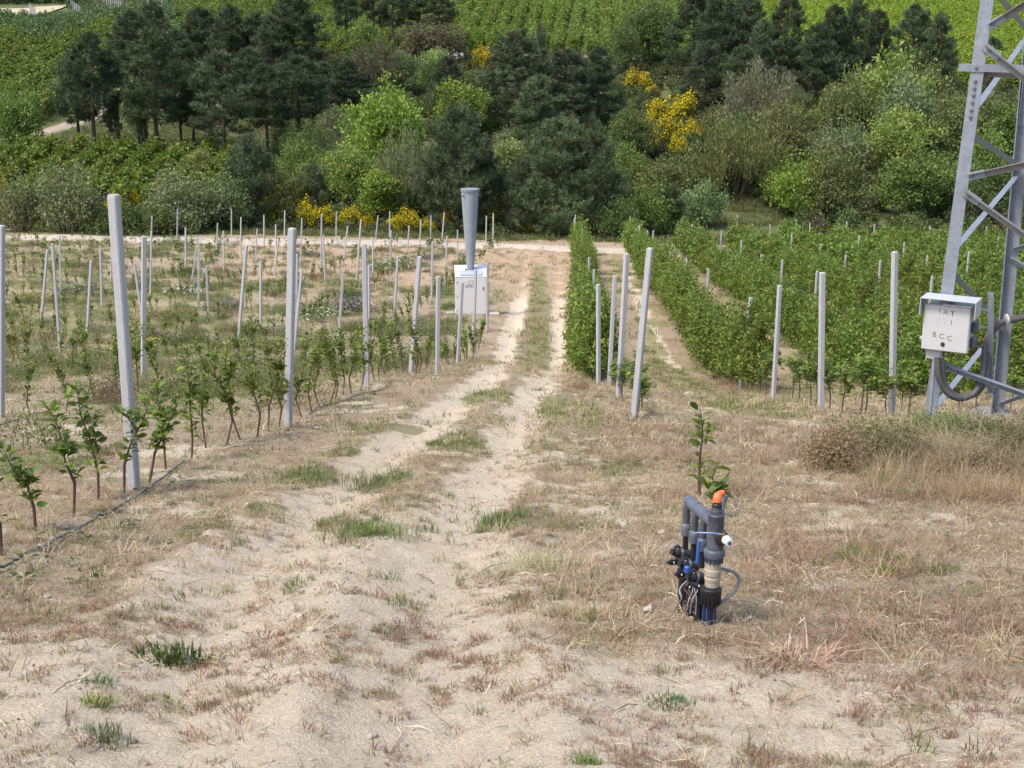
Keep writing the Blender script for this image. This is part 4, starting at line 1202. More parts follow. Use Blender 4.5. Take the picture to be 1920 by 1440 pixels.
for txt, x, z, mat in (('I', -0.085, 0.205, M_INKG), ('A', -0.015, 0.195, M_INKG), ('T', 0.065, 0.182, M_INK), ('1', -0.15, 0.10, M_INKF), ('0', -0.095, 0.095, M_INKF), ('2', -0.02, 0.09, M_INKF), ('1', 0.06, 0.078, M_INKG), ('B', -0.125, -0.088, M_INKG), ('C', -0.04, -0.1, M_INKG), ('C', 0.055, -0.115, M_INKG)):
    lettering(txt, 0.088, mat, dr, Matrix.Translation((x, -0.0262, z + 0.005)) @ FRONT, 'letter', 0.001)
m = MB(); m.lathe([(0.026, 0), (0.026, 0.006), (0.016, 0.008), (0.012, 0.02)], 14, Matrix.Rotation(math.pi / 2, 3, 'X'), (-0.02, -0.025, -0.19)); m.build('lock', M_INK, dr, True)
m = MB(); m.box((-0.14, 0.11, -bh_ / 2 - 0.065), (0.17, 0.13, 0.12), bev=0.006); m.build('gland_box', M_CREAM if False else M_GREYW, box)
for z in (0.02, -0.17):
    m = MB(); m.box((bw_ / 2 + 0.03, 0.16, z), (0.06, 0.14, 0.13), bev=0.01); m.build('clamp_block', M_PVCD, box)
m = MB(); m.box((-bw_ / 2 - 0.03, 0.2, -0.19), (0.08, 0.05, 0.03)); m.build('mounting_strap', M_STEEL, box)

def smooth_path(P, n=5):
    P = np.array(P, float); Q = np.vstack([2 * P[0] - P[1], P, 2 * P[-1] - P[-2]]); out = []
    for i in range(1, len(Q) - 2):
        p0, p1, p2, p3 = Q[i - 1:i + 3]
        for t in np.arange(n) / n:
            out.append(0.5 * ((2 * p1) + (-p0 + p2) * t + (2 * p0 - 5 * p1 + 4 * p2 - p3) * t ** 2 + (-p0 + 3 * p1 - 3 * p2 + p3) * t ** 3))
    out.append(P[-1]); return np.array(out)
cab = thing('cable_loop', 'thick dark cables looping under the control box and along the pylon', 'cable', tuple(at(1800, 740, 17.0)))
O2 = Vector(cab.location)
path = [(1757, 670), (1759, 700), (1766, 722), (1780, 740), (1800, 747), (1822, 741), (1837, 722), (1843, 695), (1846, 660), (1849, 640), (1858, 620), (1876, 606), (1902, 599), (1945, 592), (2000, 588)]
for k, (dx, dy, r_) in enumerate([(0, 0, 0.037), (9, -4, 0.034)]):
    P = [at(px + (dx if i > 2 else dx * .8), py + (dy if i > 3 else 0), 17.0 + 0.05 * k + 0.03 * i) for i, (px, py) in enumerate(path)]
    m = MB(); m.tube([Vector(p) - O2 for p in smooth_path(P)], r_, 10); m.build('cable', M_CABLE, cab, True)
for px, py, ax in [(1885, 601, (1, .2)), (1850, 641, (0.3, 1)), (1842, 711, (-0.2, 1))]:
    p = at(px + 3, py - 2, 17.3); t = RT * ax[0] + UP * ax[1] * 1.0; t = unit(t)
    m = MB(); m.tube([Vector(p - t * 0.012) - O2, Vector(p + t * 0.012) - O2], 0.066, 12); m.build('cable_tie', M_GREYW, cab, True)
pp = thing('conduit_pipe', 'thin pale pipe running from the control box down the pylon leg to the grass', 'pipe', tuple(at(1740, 840, 17.1)))
m = MB(); m.tube([Vector(at(1752, 672, 17.05)) - Vector(pp.location), Vector(at(1745, 760, 17.1)) - Vector(pp.location), Vector(at(1736, 842, 17.2)) - Vector(pp.location)], 0.022, 8); m.build('pipe', M_GALV, pp, True)

# ================================================================ irrigation manifold
gm, Dm_ = ground(1329, 1172, hf=H)
SM = F / Dm_                                              # pixels of the photograph per metre here
man = thing('irrigation_manifold', 'dark grey plastic irrigation pipes and valves with an orange cap on top', 'irrigation manifold', tuple(gm))
zf = 0.955
KEEP_OUT.append((gm[0], gm[1] - 0.03, 0.13)); KEEP_OUT.append((gm[0] - 0.03, gm[1] + 0.3, 0.1))
def zz(y): return (1172 - y) / SM / zf                    # picture height to metres above the foot
def zp(zoomy): return zz(890 + zoomy / 4.8)
def rr(zoomr): return zoomr / 4.8 / SM
def ring_col(name, prof, mat, parent=man, n=24, x=0, y=0):
    m = MB(); m.lathe([(rr(r), zp(zy)) for r, zy in prof], n, None, (x, y, 0)); return m.build(name, mat, parent, True)
cx = 0.013
lean = 0.0
pipe = ring_col('ground_pipe', [(60, 1400), (60, 1145)], M_BLACKP, x=0.0)
for a in (-2.1, -1.0, -2.9):
    m = MB(); m.tube([(rr(60.5) * math.cos(a), rr(60.5) * math.sin(a), zp(1390)), (rr(60.5) * math.cos(a), rr(60.5) * math.sin(a), zp(1150))], 0.003, 5); m.build('blue_stripe', M_BLUE, pipe)
ring_col('compression_nut', [(72, 1168), (74, 1150), (90, 1060), (96, 1050), (97, 1010), (80, 1000), (76, 985)], M_BLACKP, x=0.004)
for k in range(16):
    a = k / 16 * 6.283; m = MB(); m.box((0.004 + rr(84) * math.cos(a), rr(84) * math.sin(a), zp(1100)), (0.008, 0.008, 0.055), Matrix.Rotation(a, 3, 'Z')); m.build('nut_rib', M_BLACKP, man)
cv = ring_col('check_valve', [(66, 990), (67, 975), (67, 932), (73, 928), (73, 904), (68, 900), (68, 884), (75, 880), (76, 835), (68, 831), (66, 815), (66, 780), (64, 760)], M_CREAM, x=0.008)
ring_col('union_nut', [(62, 770), (70, 765), (74, 725), (92, 715), (95, 690), (95, 662), (86, 650), (78, 645)], M_PVC, x=0.012)
for k in range(14):
    a = k / 14 * 6.283; m = MB(); m.box((0.012 + rr(73) * math.cos(a), rr(73) * math.sin(a), zp(742)), (0.01, 0.007, 0.03), Matrix.Rotation(a, 3, 'Z')); m.build('nut_rib', M_PVCD, man)
ring_col('tee_body', [(76, 660), (76, 600), (73, 595), (73, 360), (76, 355), (76, 338), (70, 332), (56, 328), (56, 300), (50, 296), (50, 285), (44, 282), (44, 268)], M_PVCD, x=0.014)
ring_col('collar', [(46, 272), (47, 250), (38, 246), (34, 240), (36, 225)], M_BLACKP, x=0.016)
orange = MB(); P = [(0.016, 0, zp(224)), (0.016, 0, zp(196)), (0.018, 0.004, zp(178)), (0.029, 0.014, zp(166)), (0.046, 0.026, zp(160))]
orange.tube(P, [rr(40), rr(40), rr(38), rr(29), rr(23)], 16); orange.build('orange_elbow', M_ORANGE, man, True)
dm = MB(); dm.lathe([(rr(39), 0), (rr(36), rr(16)), (rr(25), rr(29)), (rr(9), rr(36)), (0.0005, rr(37))], 16, None, (0.016, 0, zp(190))); dm.build('orange_cap', M_ORANGE, man, True)
# nozzle towards the camera
zn = zp(505); RX = Matrix.Rotation(math.pi / 2, 3, 'X')
m = MB(); m.lathe([(rr(58), 0.03), (rr(64), 0.05), (rr(64), 0.085), (rr(50), 0.09)], 20, RX, (0.032, 0, zn)); m.build('black_ring', M_BLACKP, man, True)
M_VALVEW = plain('white valve plastic', (0.66, 0.65, 0.62), 0.45, 0, 0.05, 20, 0, (0.45, 0.4, 0.33), 0.4)
m = MB(); m.lathe([(rr(40), 0.05), (rr(43), 0.085), (rr(36), 0.10), (rr(34), 0.118), (rr(19), 0.119), (rr(19), 0.11)], 16, Matrix.Rotation(0.22, 3, 'Z') @ RX, (0.034, -0.015, zn)); vb = m.build('white_valve', M_VALVEW, man, True)
m = MB(); m.lathe([(rr(18), 0.115), (rr(18), 0.121), (rr(10), 0.122)], 12, Matrix.Rotation(0.22, 3, 'Z') @ RX, (0.034, -0.015, zn)); m.build('valve_bore', M_PVCD, vb, True)
m = MB(); m.box((0.03, -0.085, zn + rr(50)), (rr(50), 0.012, rr(16)), None, 0.002); m.build('brass_tab', plain('brass', (0.4, 0.2, 0.06), .4, .6), man)
m = MB(); m.tube(smooth_path([(0.02, -0.1, zn + rr(62)), (-0.02, -0.1, zn + rr(72)), (-0.06, -0.09, zn + rr(66)), (-0.085, -0.075, zn + rr(56)), (-0.092, -0.07, zn + rr(38))]), 0.0045, 6); m.build('handle_wire', plain('blue grey wire', (0.14, 0.2, 0.33), .5), man, True)
# header pipe running back to the left, three risers down to the valves
zh = zp(428)
hdir = Vector((-0.085, 0.30, 0)).normalized(); qh = Vector((0, 0, 1)).rotation_difference(hdir).to_matrix()
hp = MB(); hp.tube([(0.012, 0.0, zh), tuple(Vector((0.012, 0, zh)) + hdir * 0.15), tuple(Vector((0.012, 0, zh)) + hdir * 0.31)], rr(57), 20); header = hp.build('header_pipe', M_PVC, man, True)
m = MB(); m.lathe([(rr(57), 0), (rr(50), 0.014), (rr(25), 0.022)], 20, qh, Vector((0.012, 0, zh)) + hdir * 0.31); m.build('end_cap', M_PVC, header, True)
for y0 in (0.09, 0.2):
    m = MB(); m.lathe([(rr(60), 0), (rr(61), 0.003), (rr(61), 0.03), (rr(60), 0.033)], 20, qh, Vector((0.012, 0, zh)) + hdir * y0); m.build('socket_band', M_PVC, header, True)
for k, y0 in enumerate((0.085, 0.185, 0.285)):
    p0 = Vector((0.012, 0, zh)) + hdir * y0; x0 = p0.x - 0.022; yy0 = p0.y; rz = rr(36)
    m = MB(); m.tube([(x0 + 0.01, yy0, zh), (x0, yy0, zh - 0.03), (x0, yy0, zh - 0.13)], rz, 14); rs = m.build('riser', M_PVCD, man, True)
    m = MB(); m.lathe([(rz * 1.02, zh - 0.165), (rz * 1.3, zh - 0.16), (rz * 1.36, zh - 0.125), (rz * 1.25, zh - 0.105), (rz, zh - 0.10)], 18, None, (x0, yy0, 0)); m.build('union_nut', M_PVC, rs, True)
    m = MB(); m.tube([(x0, yy0, zh - 0.15), (x0, yy0, zh - 0.25)], rz * 0.75, 12); m.build('riser_neck', M_BLACKP, rs, True)
    zv = zh - 0.255 - 0.022 * (2 - k)
    dv = Vector((-0.8, -0.45, 0.3)).normalized(); c0 = Vector((x0 - 0.012, yy0 - 0.01, zv)); qm = Vector((0, 0, 1)).rotation_difference(dv).to_matrix()
    m = MB(); m.lathe([(0.016, -0.04), (0.027, -0.032), (0.028, 0.0), (0.033, 0.008), (0.034, 0.022), (0.024, 0.028), (0.019, 0.052), (0.015, 0.056), (0.014, 0.074)], 14, qm, c0); vv = m.build('solenoid_valve', M_BLACKP, man, True)
    for j, (ox, oz) in enumerate(((0.026, -0.024), (-0.016, -0.036), (0.0, 0.028))):
        c1 = c0 + Vector((-0.034 + ox, -0.035 + 0.015 * j, oz))
        m = MB(); m.lathe([(0.013, -0.024), (0.0145, -0.016), (0.0145, 0.018), (0.010, 0.024), (0.009, 0.036)], 10, qm @ Matrix.Rotation(0.5 * j - .3, 3, 'X'), c1); m.build('valve_coil', M_BLACKP, vv, True)
        m = MB(); m.lathe([(0.004, 0), (0.004, 0.008)], 8, RX, c1 + Vector((0.003, -0.013, 0.005))); m.build('valve_screw', M_VALVEW, vv, True)
    m = MB(); m.tube([(x0, yy0, zv - 0.02), (x0 - 0.002, yy0 - 0.01, zv - 0.10), (x0 - 0.004, yy0 - 0.01, -0.16)], [0.024, 0.027, 0.028], 14); m.build('ground_pipe', M_BLACKP, man, True)
    m = MB(); m.lathe([(0.028, zv - 0.13), (0.037, zv - 0.125), (0.037, zv - 0.085), (0.029, zv - 0.08)], 14, None, (x0 - 0.002, yy0 - 0.01, 0)); m.build('compression_nut', M_BLACKP, man, True)
m = MB(); m.box((-0.062, 0.01, zp(690)), (0.016, 0.01, 0.118), Matrix.Rotation(0.06, 3, 'Y'), 0.005); m.build('blue_lever', M_BLUE, man)
m = MB(); m.lathe([(0.013, 0), (0.014, 0.005), (0.014, 0.028), (0.01, 0.032)], 12, None, (-0.108, 0.03, zp(890))); m.build('blue_cap', M_BLUE, man, True)
m = MB(); m.tube(smooth_path([(0.03, 0.04, zp(850)), (0.075, 0.05, zp(880)), (0.125, 0.05, zp(915)), (0.14, 0.04, zp(980)), (0.118, 0.03, zp(1060)), (0.085, 0.02, zp(1115)), (0.05, 0.0, zp(1150))]), 0.008, 8); m.build('grey_tube', plain('dusty grey tube', (0.2, 0.2, 0.2), .6), man, True)
for k in range(7):
    a = random.uniform(-0.02, 0.02); x1 = -0.09 + random.uniform(-.05, .04)
    m = MB(); m.tube(smooth_path([(-0.075 + a, 0.06, zp(960)), (x1, 0.03, zp(1030 + 30 * random.random())), (x1 + random.uniform(-.03, .03), 0.0, zp(1110)), (x1 + random.uniform(-.04, .06), -0.01, zp(1200 + 60 * random.random()))]), 0.0028, 5)
    m.build('wire', M_GALV if k % 3 else plain('brown wire', (0.13, 0.06, 0.03)), man, True)
m = MB(); m.tube(smooth_path([(0.075, 0.12, zp(250)), (0.066, 0.12, zp(330)), (0.055, 0.1, zp(430)), (0.05, 0.08, zp(560))]), 0.009, 8); m.build('grey_tube', M_PVC, man, True)

# ================================================================ drip hoses
def hose(label, pts, rad=0.011, lift=0.026):
    P = []
    for px, py in pts:
        g_, _ = ground(px, py, hf=H); P.append(g_)
    P = smooth_path(P, 6); P[:, 2] = H(P[:, 0], P[:, 1]) + lift + rng.uniform(0, 0.008, len(P))
    m = MB(); m.tube([tuple(p) for p in P], rad, 8); tag(m.build('drip_hose', M_HOSE, None, True), label, 'hose')
hose('dark drip hose snaking across the soil below the nearest saplings', [(-60, 1100), (0, 1072), (40, 1054), (90, 1030), (140, 1003), (180, 978), (215, 962), (245, 942), (265, 930), (290, 912), (318, 890), (345, 868)], 0.0095)
hose('thin dark hose on the ground at the left edge behind the near saplings', [(-40, 815), (0, 800), (35, 790), (70, 778), (110, 768), (165, 756), (220, 742), (270, 730), (330, 718)])
hose('pale hose curling off the sapling row beside the track', [(580, 778), (610, 763), (650, 752), (678, 741), (718, 730), (731, 722), (732, 714), (725, 706)], 0.011, 0.02)
hose('pale hose curling on the ground right of the leaning front hedge post', [(1200, 792), (1212, 782), (1224, 768), (1222, 755), (1212, 742)], 0.009, 0.03)

# ================================================================ hillside trees
SH = {}
SH['pine'] = [(*pine_shapes('pine_%d' % k, 12, 6.4, 74, 0.30, 1.25), 12, 6.4) for k in range(4)]
SH['fullpine'] = [(*pine_shapes('full_pine_%d' % k, 12, 6.8, 96, 0.13, 1.3), 12, 6.8) for k in range(4)]
SH['tallpine'] = [(*pine_shapes('tall_pine_%d' % k, 14, 4.6, 60, 0.42, 1.3), 14, 4.6) for k in range(2)]
SH['bushpine'] = [(*pine_shapes('bushy_pine_%d' % k, 9, 6.6, 110, 0.02, 1.25, True, 0, 0.36, 0.05), 9, 6.6) for k in range(3)]
SH['smallpine'] = [(*pine_shapes('small_pine_%d' % k, 5, 2.3, 40, 0.32, 2.0, True, 0, 0.26, 0.04), 5, 2.3) for k in range(2)]
SH['oak'] = [(*broadleaf_shapes('oak_%d' % k, 8, 8, 330, 26, 0.30, 0.62, 0.08, 12, 0.36), 8, 8) for k in range(3)]
SH['airy'] = [(*broadleaf_shapes('airy_tree_%d' % k, 7, 5, 190, 24, 0.26, 0.6, 0.14, 9, 0.30), 7, 5) for k in range(2)]
SH['poplar'] = [(*broadleaf_shapes('poplar_%d' % k, 7, 3.2, 190, 24, 0.24, 0.6, 0.06, 8, 0.26, DIAMOND, 0.5), 7, 3.2) for k in range(1)]
SH['willow'] = [(*shrub_shapes('willow_%d' % k, 6, 6.2, 300, 30, 0.30, 0.28, DIAMOND, 0.9)[:2], 6, 6.2) for k in range(3)]
SH['shrub'] = [(*shrub_shapes('shrub_%d' % k, 4.5, 5.2, 230, 30, 0.25, 0.55)[:2], 4.5, 5.2) for k in range(3)]
BROOM = [(*broom_shapes('broom_%d' % k, 2.4, 3.0), 2.4, 3.0) for k in range(2)]
COLS = dict(pine=(0.094, 0.122, 0.060), dark=(0.078, 0.104, 0.055), green=(0.147, 0.201, 0.050), bright=(0.171, 0.236, 0.040), lime=(0.195, 0.236, 0.057), grey=(0.189, 0.218, 0.112),
            olive=(0.159, 0.175, 0.061), willow=(0.206, 0.206, 0.124), brown=(0.130, 0.118, 0.068), pale=(0.224, 0.266, 0.094), deep=(0.104, 0.144, 0.045), teal=(0.147, 0.195, 0.088))
PARTN = dict(willow=('stem', 'foliage'), shrub=('stem', 'foliage'))
NAME = dict(fullpine='pine_tree', pine='pine_tree', tallpine='pine_tree', bushpine='pine_tree', smallpine='pine_tree', oak='oak_tree', airy='young_tree', poplar='poplar_tree', willow='willow_shrub', shrub='shrub')
CATN = dict(fullpine='pine tree', pine='pine tree', tallpine='pine tree', bushpine='pine tree', smallpine='pine tree', oak='tree', airy='tree', poplar='tree', willow='shrub', shrub='shrub')
TREES = [  # kind, picture x, base y (or None), D (if the base is hidden), top y, width, colour, label
    ('pine', 150, 281, None, 104, 78, 'pine', 'dark pine standing behind its taller neighbour, left of the hill track'),
    ('pine', 178, 291, None, 74, 104, 'dark', 'tall dark pine with bare trunks beside the hill track'),
    ('pine', 297, 297, None, 66, 112, 'pine', 'tall pine with a bent bare trunk in the grassy clearing'),
    ('pine', 424, 309, None, 108, 118, 'pine', 'pine with a wide crown and straight trunk at the right of the clearing'),
    ('pine', 340, 272, None, 120, 70, 'dark', 'thin trunked pine behind the bent one in the clearing'),
    ('pine', 364, 278, None, 130, 72, 'dark', 'dark pine with a low crown between the bent pine and the wide one'),
    ('pine', 502, 283, None, 128, 74, 'dark', 'dark pine with a bare lower trunk above the young pine'),
    ('pine', 562, 268, None, 112, 112, 'dark', 'broad black green pine right of the clearing'),
    ('smallpine', 218, 287, None, 200, 24, 'pine', 'slim young pine with a thin stem near the hill track'),
    ('smallpine', 270, 288, None, 226, 20, 'pine', 'very thin young pine in the grass clearing'),
    ('airy', 262, 282, None, 136, 60, 'teal', 'light green tree between two dark pines at the track'),
    ('oak', 36, 288, None, 160, 104, 'green', 'round deep green tree at the left edge below the hill orchard'),
    ('pine', 255, None, 196, 26, 96, 'dark', 'dark pine at the left end of the upper pine stand'),
    ('pine', 292, None, 200, 12, 84, 'pine', 'tall dark pine second in the upper stand on the hill'),
    ('pine', 336, None, 192, 60, 80, 'dark', 'lower dark pine in the middle of the upper stand'),
    ('pine', 385, None, 202, 22, 100, 'dark', 'wide dark pine third tallest in the upper stand'),
    ('pine', 440, None, 198, 18, 92, 'dark', 'dark pine in the upper stand right above the wide crowned pine'),
    ('pine', 486, None, 200, 28, 84, 'dark', 'dark rounded pine in the upper stand left of the tallest'),
    ('pine', 556, None, 196, -14, 118, 'dark', 'tallest dark pine of the upper stand reaching the top edge'),
    ('pine', 512, None, 192, 36, 80, 'pine', 'dark pine leaning against the tallest one of the upper stand'),
    ('pine', 470, None, 180, 96, 84, 'dark', 'shaded pine low in the upper stand above the clearing'),
    ('pine', 606, None, 184, 120, 70, 'dark', 'shaded dark pine under the tallest pine'),
    ('tallpine', 652, None, 232, -30, 60, 'dark', 'thin tall pine at the top edge, first right of the tallest pine'),
    ('tallpine', 700, None, 236, -34, 56, 'pine', 'thin tall pine at the top edge with light behind it'),
    ('tallpine', 738, None, 232, -28, 60, 'dark', 'dark tall pine at the top edge above the dark oak'),
    ('tallpine', 786, None, 236, -30, 64, 'dark', 'dense tall pine at the top edge, second from the bright field'),
    ('tallpine', 832, None, 234, -26, 56, 'dark', 'tall dark pine at the top edge next to the bright field'),
    ('airy', 682, None, 214, 30, 70, 'green', 'light green tree between tall pines at the top'),
    ('oak', 806, None, 224, 36, 128, 'brown', 'brownish dark oak with a round crown beside the field track'),
    ('willow', 700, None, 196, 84, 120, 'brown', 'grey brown bushy tree below the tall pines'),
    ('airy', 756, None, 196, 86, 56, 'teal', 'light green tree beside the grey brown bush'),
    ('airy', 822, None, 204, 84, 62, 'pale', 'pale flowering tree under the dark oak'),
    ('pine', 660, None, 176, 118, 96, 'dark', 'dark pine behind the bright round tree'),
    ('oak', 628, None, 160, 200, 84, 'grey', 'soft grey green bush left of the bright round tree'),
    ('oak', 731, None, 147, 150, 154, 'bright', 'bright green round tree in the middle of the wood'),
    ('airy', 858, None, 163, 138, 104, 'bright', 'loose light green tree right of the bright round tree'),
    ('pine', 842, None, 178, 112, 70, 'dark', 'small dark pine below the pale flowering tree'),
    ('pine', 966, None, 167, 68, 142, 'pine', 'big dark pine in the middle with a wide top'),
    ('pine', 1058, None, 172, 100, 120, 'dark', 'broad dark pine right of the big middle pine'),
    ('pine', 1122, None, 176, 96, 92, 'dark', 'dark pine at the edge of the broom slope'),
    ('pine', 1012, None, 160, 150, 104, 'pine', 'dark pine in front between the two biggest ones'),
    ('smallpine', 1012, None, 190, 60, 28, 'pine', 'little pine poking up before the bright field'),
    ('bushpine', 858, 440, None, 212, 152, 'pine', 'bushy pine directly behind the cone of the hail cannon'),
    ('bushpine', 1050, 442, None, 236, 168, 'pine', 'bushy dark pine behind the far end of the track'),
    ('bushpine', 1112, 446, None, 258, 116, 'pine', 'bushy pine with upright shoots right of the track end'),
    ('bushpine', 976, 442, None, 306, 76, 'pine', 'smaller dark pine with a bare stem left of the track end'),
    ('bushpine', 908, 436, None, 270, 90, 'dark', 'dark pine between the cone and the smaller pine'),
    ('bushpine', 476, 428, None, 262, 104, 'pine', 'young bushy pine standing alone by the road on the left'),
    ('smallpine', 590, 425, None, 318, 50, 'pine', 'small round topped pine behind the yellow broom'),
    ('smallpine', 1252, 440, None, 352, 54, 'pine', 'small thin pine right of the hedge row end'),
    ('willow', 752, 420, None, 254, 96, 'grey', 'grey green willow left of the bushy pine'),
    ('oak', 655, None, 136, 264, 112, 'lime', 'yellow green bushy tree below the bright round tree'),
    ('poplar', 705, 428, None, 312, 70, 'bright', 'slim light green tree behind the yellow broom'),
    ('airy', 948, None, 146, 252, 92, 'pale', 'pale green tree between the bushy pines'),
    ('oak', 1216, None, 222, -6, 110, 'deep', 'big round dark green oak at the edge of the bright field'),
    ('oak', 1172, None, 216, 34, 62, 'deep', 'smaller oak left of the big round one at the field edge'),
    ('oak', 1180, None, 158, 196, 96, 'deep', 'green tree at the foot of the broom slope'),
    ('pine', 1298, None, 212, -18, 96, 'dark', 'dark pine at the left end of the right hand pine stand'),
    ('pine', 1345, None, 206, -14, 92, 'dark', 'tall dark pine second in the stand at the upper right'),
    ('pine', 1398, None, 212, -10, 86, 'dark', 'tall dark pine third in the stand at the upper right'),
    ('pine', 1470, None, 214, -4, 74, 'dark', 'tall dark pine before the bright field gap'),
    ('pine', 1428, None, 200, 46, 74, 'dark', 'shorter dark pine between the tall ones at the upper right'),
    ('pine', 1320, None, 188, 84, 84, 'dark', 'shaded pine below the stand at the upper right'),
    ('pine', 1385, None, 186, 92, 80, 'pine', 'shaded pine above the grey willow'),
    ('pine', 1524, None, 196, 52, 86, 'dark', 'dark pine with a leaning bare trunk'),
    ('pine', 1560, None, 204, 18, 76, 'dark', 'tall dark pine left of the highest one near the pylon'),
    ('pine', 1600, None, 210, 4, 72, 'dark', 'highest pine of the group left of the pylon'),
    ('pine', 1640, None, 204, 26, 66, 'dark', 'narrow pine with a bare stem left of the pylon'),
    ('pine', 1706, None, 204, 16, 88, 'dark', 'broad dark pine nearest left of the pylon top'),
    ('pine', 1752, None, 200, 32, 70, 'pine', 'pine touching the pylon leg at the upper right'),
    ('smallpine', 1860, 122, None, 74, 30, 'dark', 'small dark pine seen through the pylon'),
    ('willow', 1404, None, 168, 132, 132, 'willow', 'grey twiggy willow with a thin airy top'),
    ('willow', 1372, 372, None, 226, 176, 'olive', 'dark olive willow thicket with a shaded hollow'),
    ('shrub', 1456, None, 152, 200, 120, 'olive', 'olive bush right of the dark willow thicket'),
    ('shrub', 1660, None, 172, 116, 156, 'lime', 'wide domed light olive bush below the right hand pines'),
    ('shrub', 1722, None, 176, 132, 110, 'olive', 'domed olive bush near the pylon leg'),
    ('shrub', 1592, None, 166, 148, 96, 'olive', 'round olive bush under the leaning pine'),
    ('airy', 1548, None, 168, 156, 54, 'pale', 'pale green little tree beside the round olive bush'),
    ('shrub', 1700, None, 164, 156, 104, 'grey', 'soft grey green bush above the bright lime tree'),
    ('oak', 1682, 330, None, 206, 148, 'lime', 'bright lime green tree left of the pylon'),
    ('shrub', 1566, None, 152, 240, 110, 'grey', 'grey green bush left of the bright lime tree'),
    ('shrub', 1492, 408, None, 306, 104, 'bright', 'light green bush at the back edge of the orchard'),
    ('shrub', 1556, 410, None, 284, 112, 'olive', 'brownish olive bush at the back edge of the orchard'),
    ('shrub', 1536, None, 146, 296, 84, 'lime', 'light green bush between the two at the orchard edge'),
    ('oak', 1722, 412, None, 276, 156, 'green', 'big green bushy tree at the back edge of the orchard near the pylon'),
    ('shrub', 1808, 412, None, 320, 104, 'deep', 'dark green bush behind the pylon leg'),
    ('oak', 1806, None, 160, 160, 120, 'olive', 'olive tree behind the pylon'),
    ('oak', 1892, None, 160, 176, 124, 'green', 'green tree behind the rear pylon leg'),
    ('shrub', 1896, 404, None, 296, 110, 'deep', 'dark bush right of the rear pylon leg'),
    ('shrub', 1842, None, 150, 250, 110, 'green', 'green bush seen between the pylon legs'),
    ('shrub', 130, 436, None, 326, 132, 'grey', 'large grey green bush by the road at the left'),
    ('shrub', 34, 434, None, 346, 92, 'grey', 'smaller grey green bush at the left edge by the road'),
    ('shrub', 345, 436, None, 334, 140, 'grey', 'wide grey green bush by the road left of the young pine'),
    ('shrub', 424, 432, None, 340, 92, 'teal', 'grey green bush against the young pine'),
    ('shrub', 218, 440, None, 382, 90, 'deep', 'dark low bush between the grey green ones'),
    ('shrub', 285, 440, None, 388, 84, 'deep', 'dark low bush right behind the big near post'),
    ('airy', 380, 352, None, 276, 54, 'pale', 'pale feathery young tree in the low orchard strip'),
    ('shrub', 560, 345, None, 268, 86, 'green', 'green bush at the foot of the broad black pine'),
    ('shrub', 600, 380, None, 300, 92, 'green', 'green bush right of the young pine'),
    ('shrub', 545, 425, None, 330, 84, 'olive', 'olive bush behind the yellow broom'),
    ('shrub', 1150, None, 140, 320, 100, 'deep', 'dark bush right of the bushy pines'),
    ('shrub', 1240, None, 145, 306, 120, 'olive', 'olive bush below the broom slope'),
    ('shrub', 1222, 440, None, 352, 104, 'green', 'green bush behind the end of the first hedge row'),
    ('shrub', 1310, 425, None, 350, 90, 'teal', 'grey green bush beside the small thin pine'),
    ('shrub', 1150, 450, None, 380, 80, 'deep', 'dark bush behind the hedge at the road'),
]
proto = {}
def put_tree(kind, base, h, w, colr, label, group, jit=0.12):
    opts = SH[kind]; k = random.randrange(len(opts)); crown, trunk, h0, w0 = opts[k]
    key = (kind, k)
    a, c = PARTN.get(kind, ('trunk', 'crown'))
    t = thing(NAME[kind], label, CATN[kind], tuple(base), (0, 0, random.uniform(0, 6.28)), group)
    link(a, trunk, t); cr = link(c, crown, t)
    sx = w / w0; sz = h / h0
    t.scale = (sx, sx, sz)
    f0 = random.uniform(1 - jit, 1 + jit); f = [f0 * random.uniform(0.97, 1.03) for _ in range(3)]
    cr.color = (colr[0] * f[0], colr[1] * f[1], colr[2] * f[2], 1)
    return t
GRP = dict(fullpine='pines on the wooded slope', pine='pines on the wooded slope', tallpine='pines on the wooded slope', bushpine='bushy pines along the road', smallpine='small pines', oak='broad leaved trees on the slope', airy='light young trees on the slope',
           poplar='light young trees on the slope', willow='willows on the slope', shrub='bushes on the slope')
for kind, px, by, D, ty, w, cl, lb in TREES:
    if kind == 'pine' and by is None: kind = 'fullpine'; w *= 1.12
    elif kind == 'pine': w *= 1.15
    if by is not None:
        g, D = ground(px, by)
    else:
        g = base_at(px, D)
    h = max(height_to(g, ty), 1.5) / 0.97
    g = np.array([g[0], g[1], hz(g[0], g[1]) - 0.05])
    put_tree(kind, g, h, w * D / F * 1.06, COLS[cl], lb, GRP[kind])
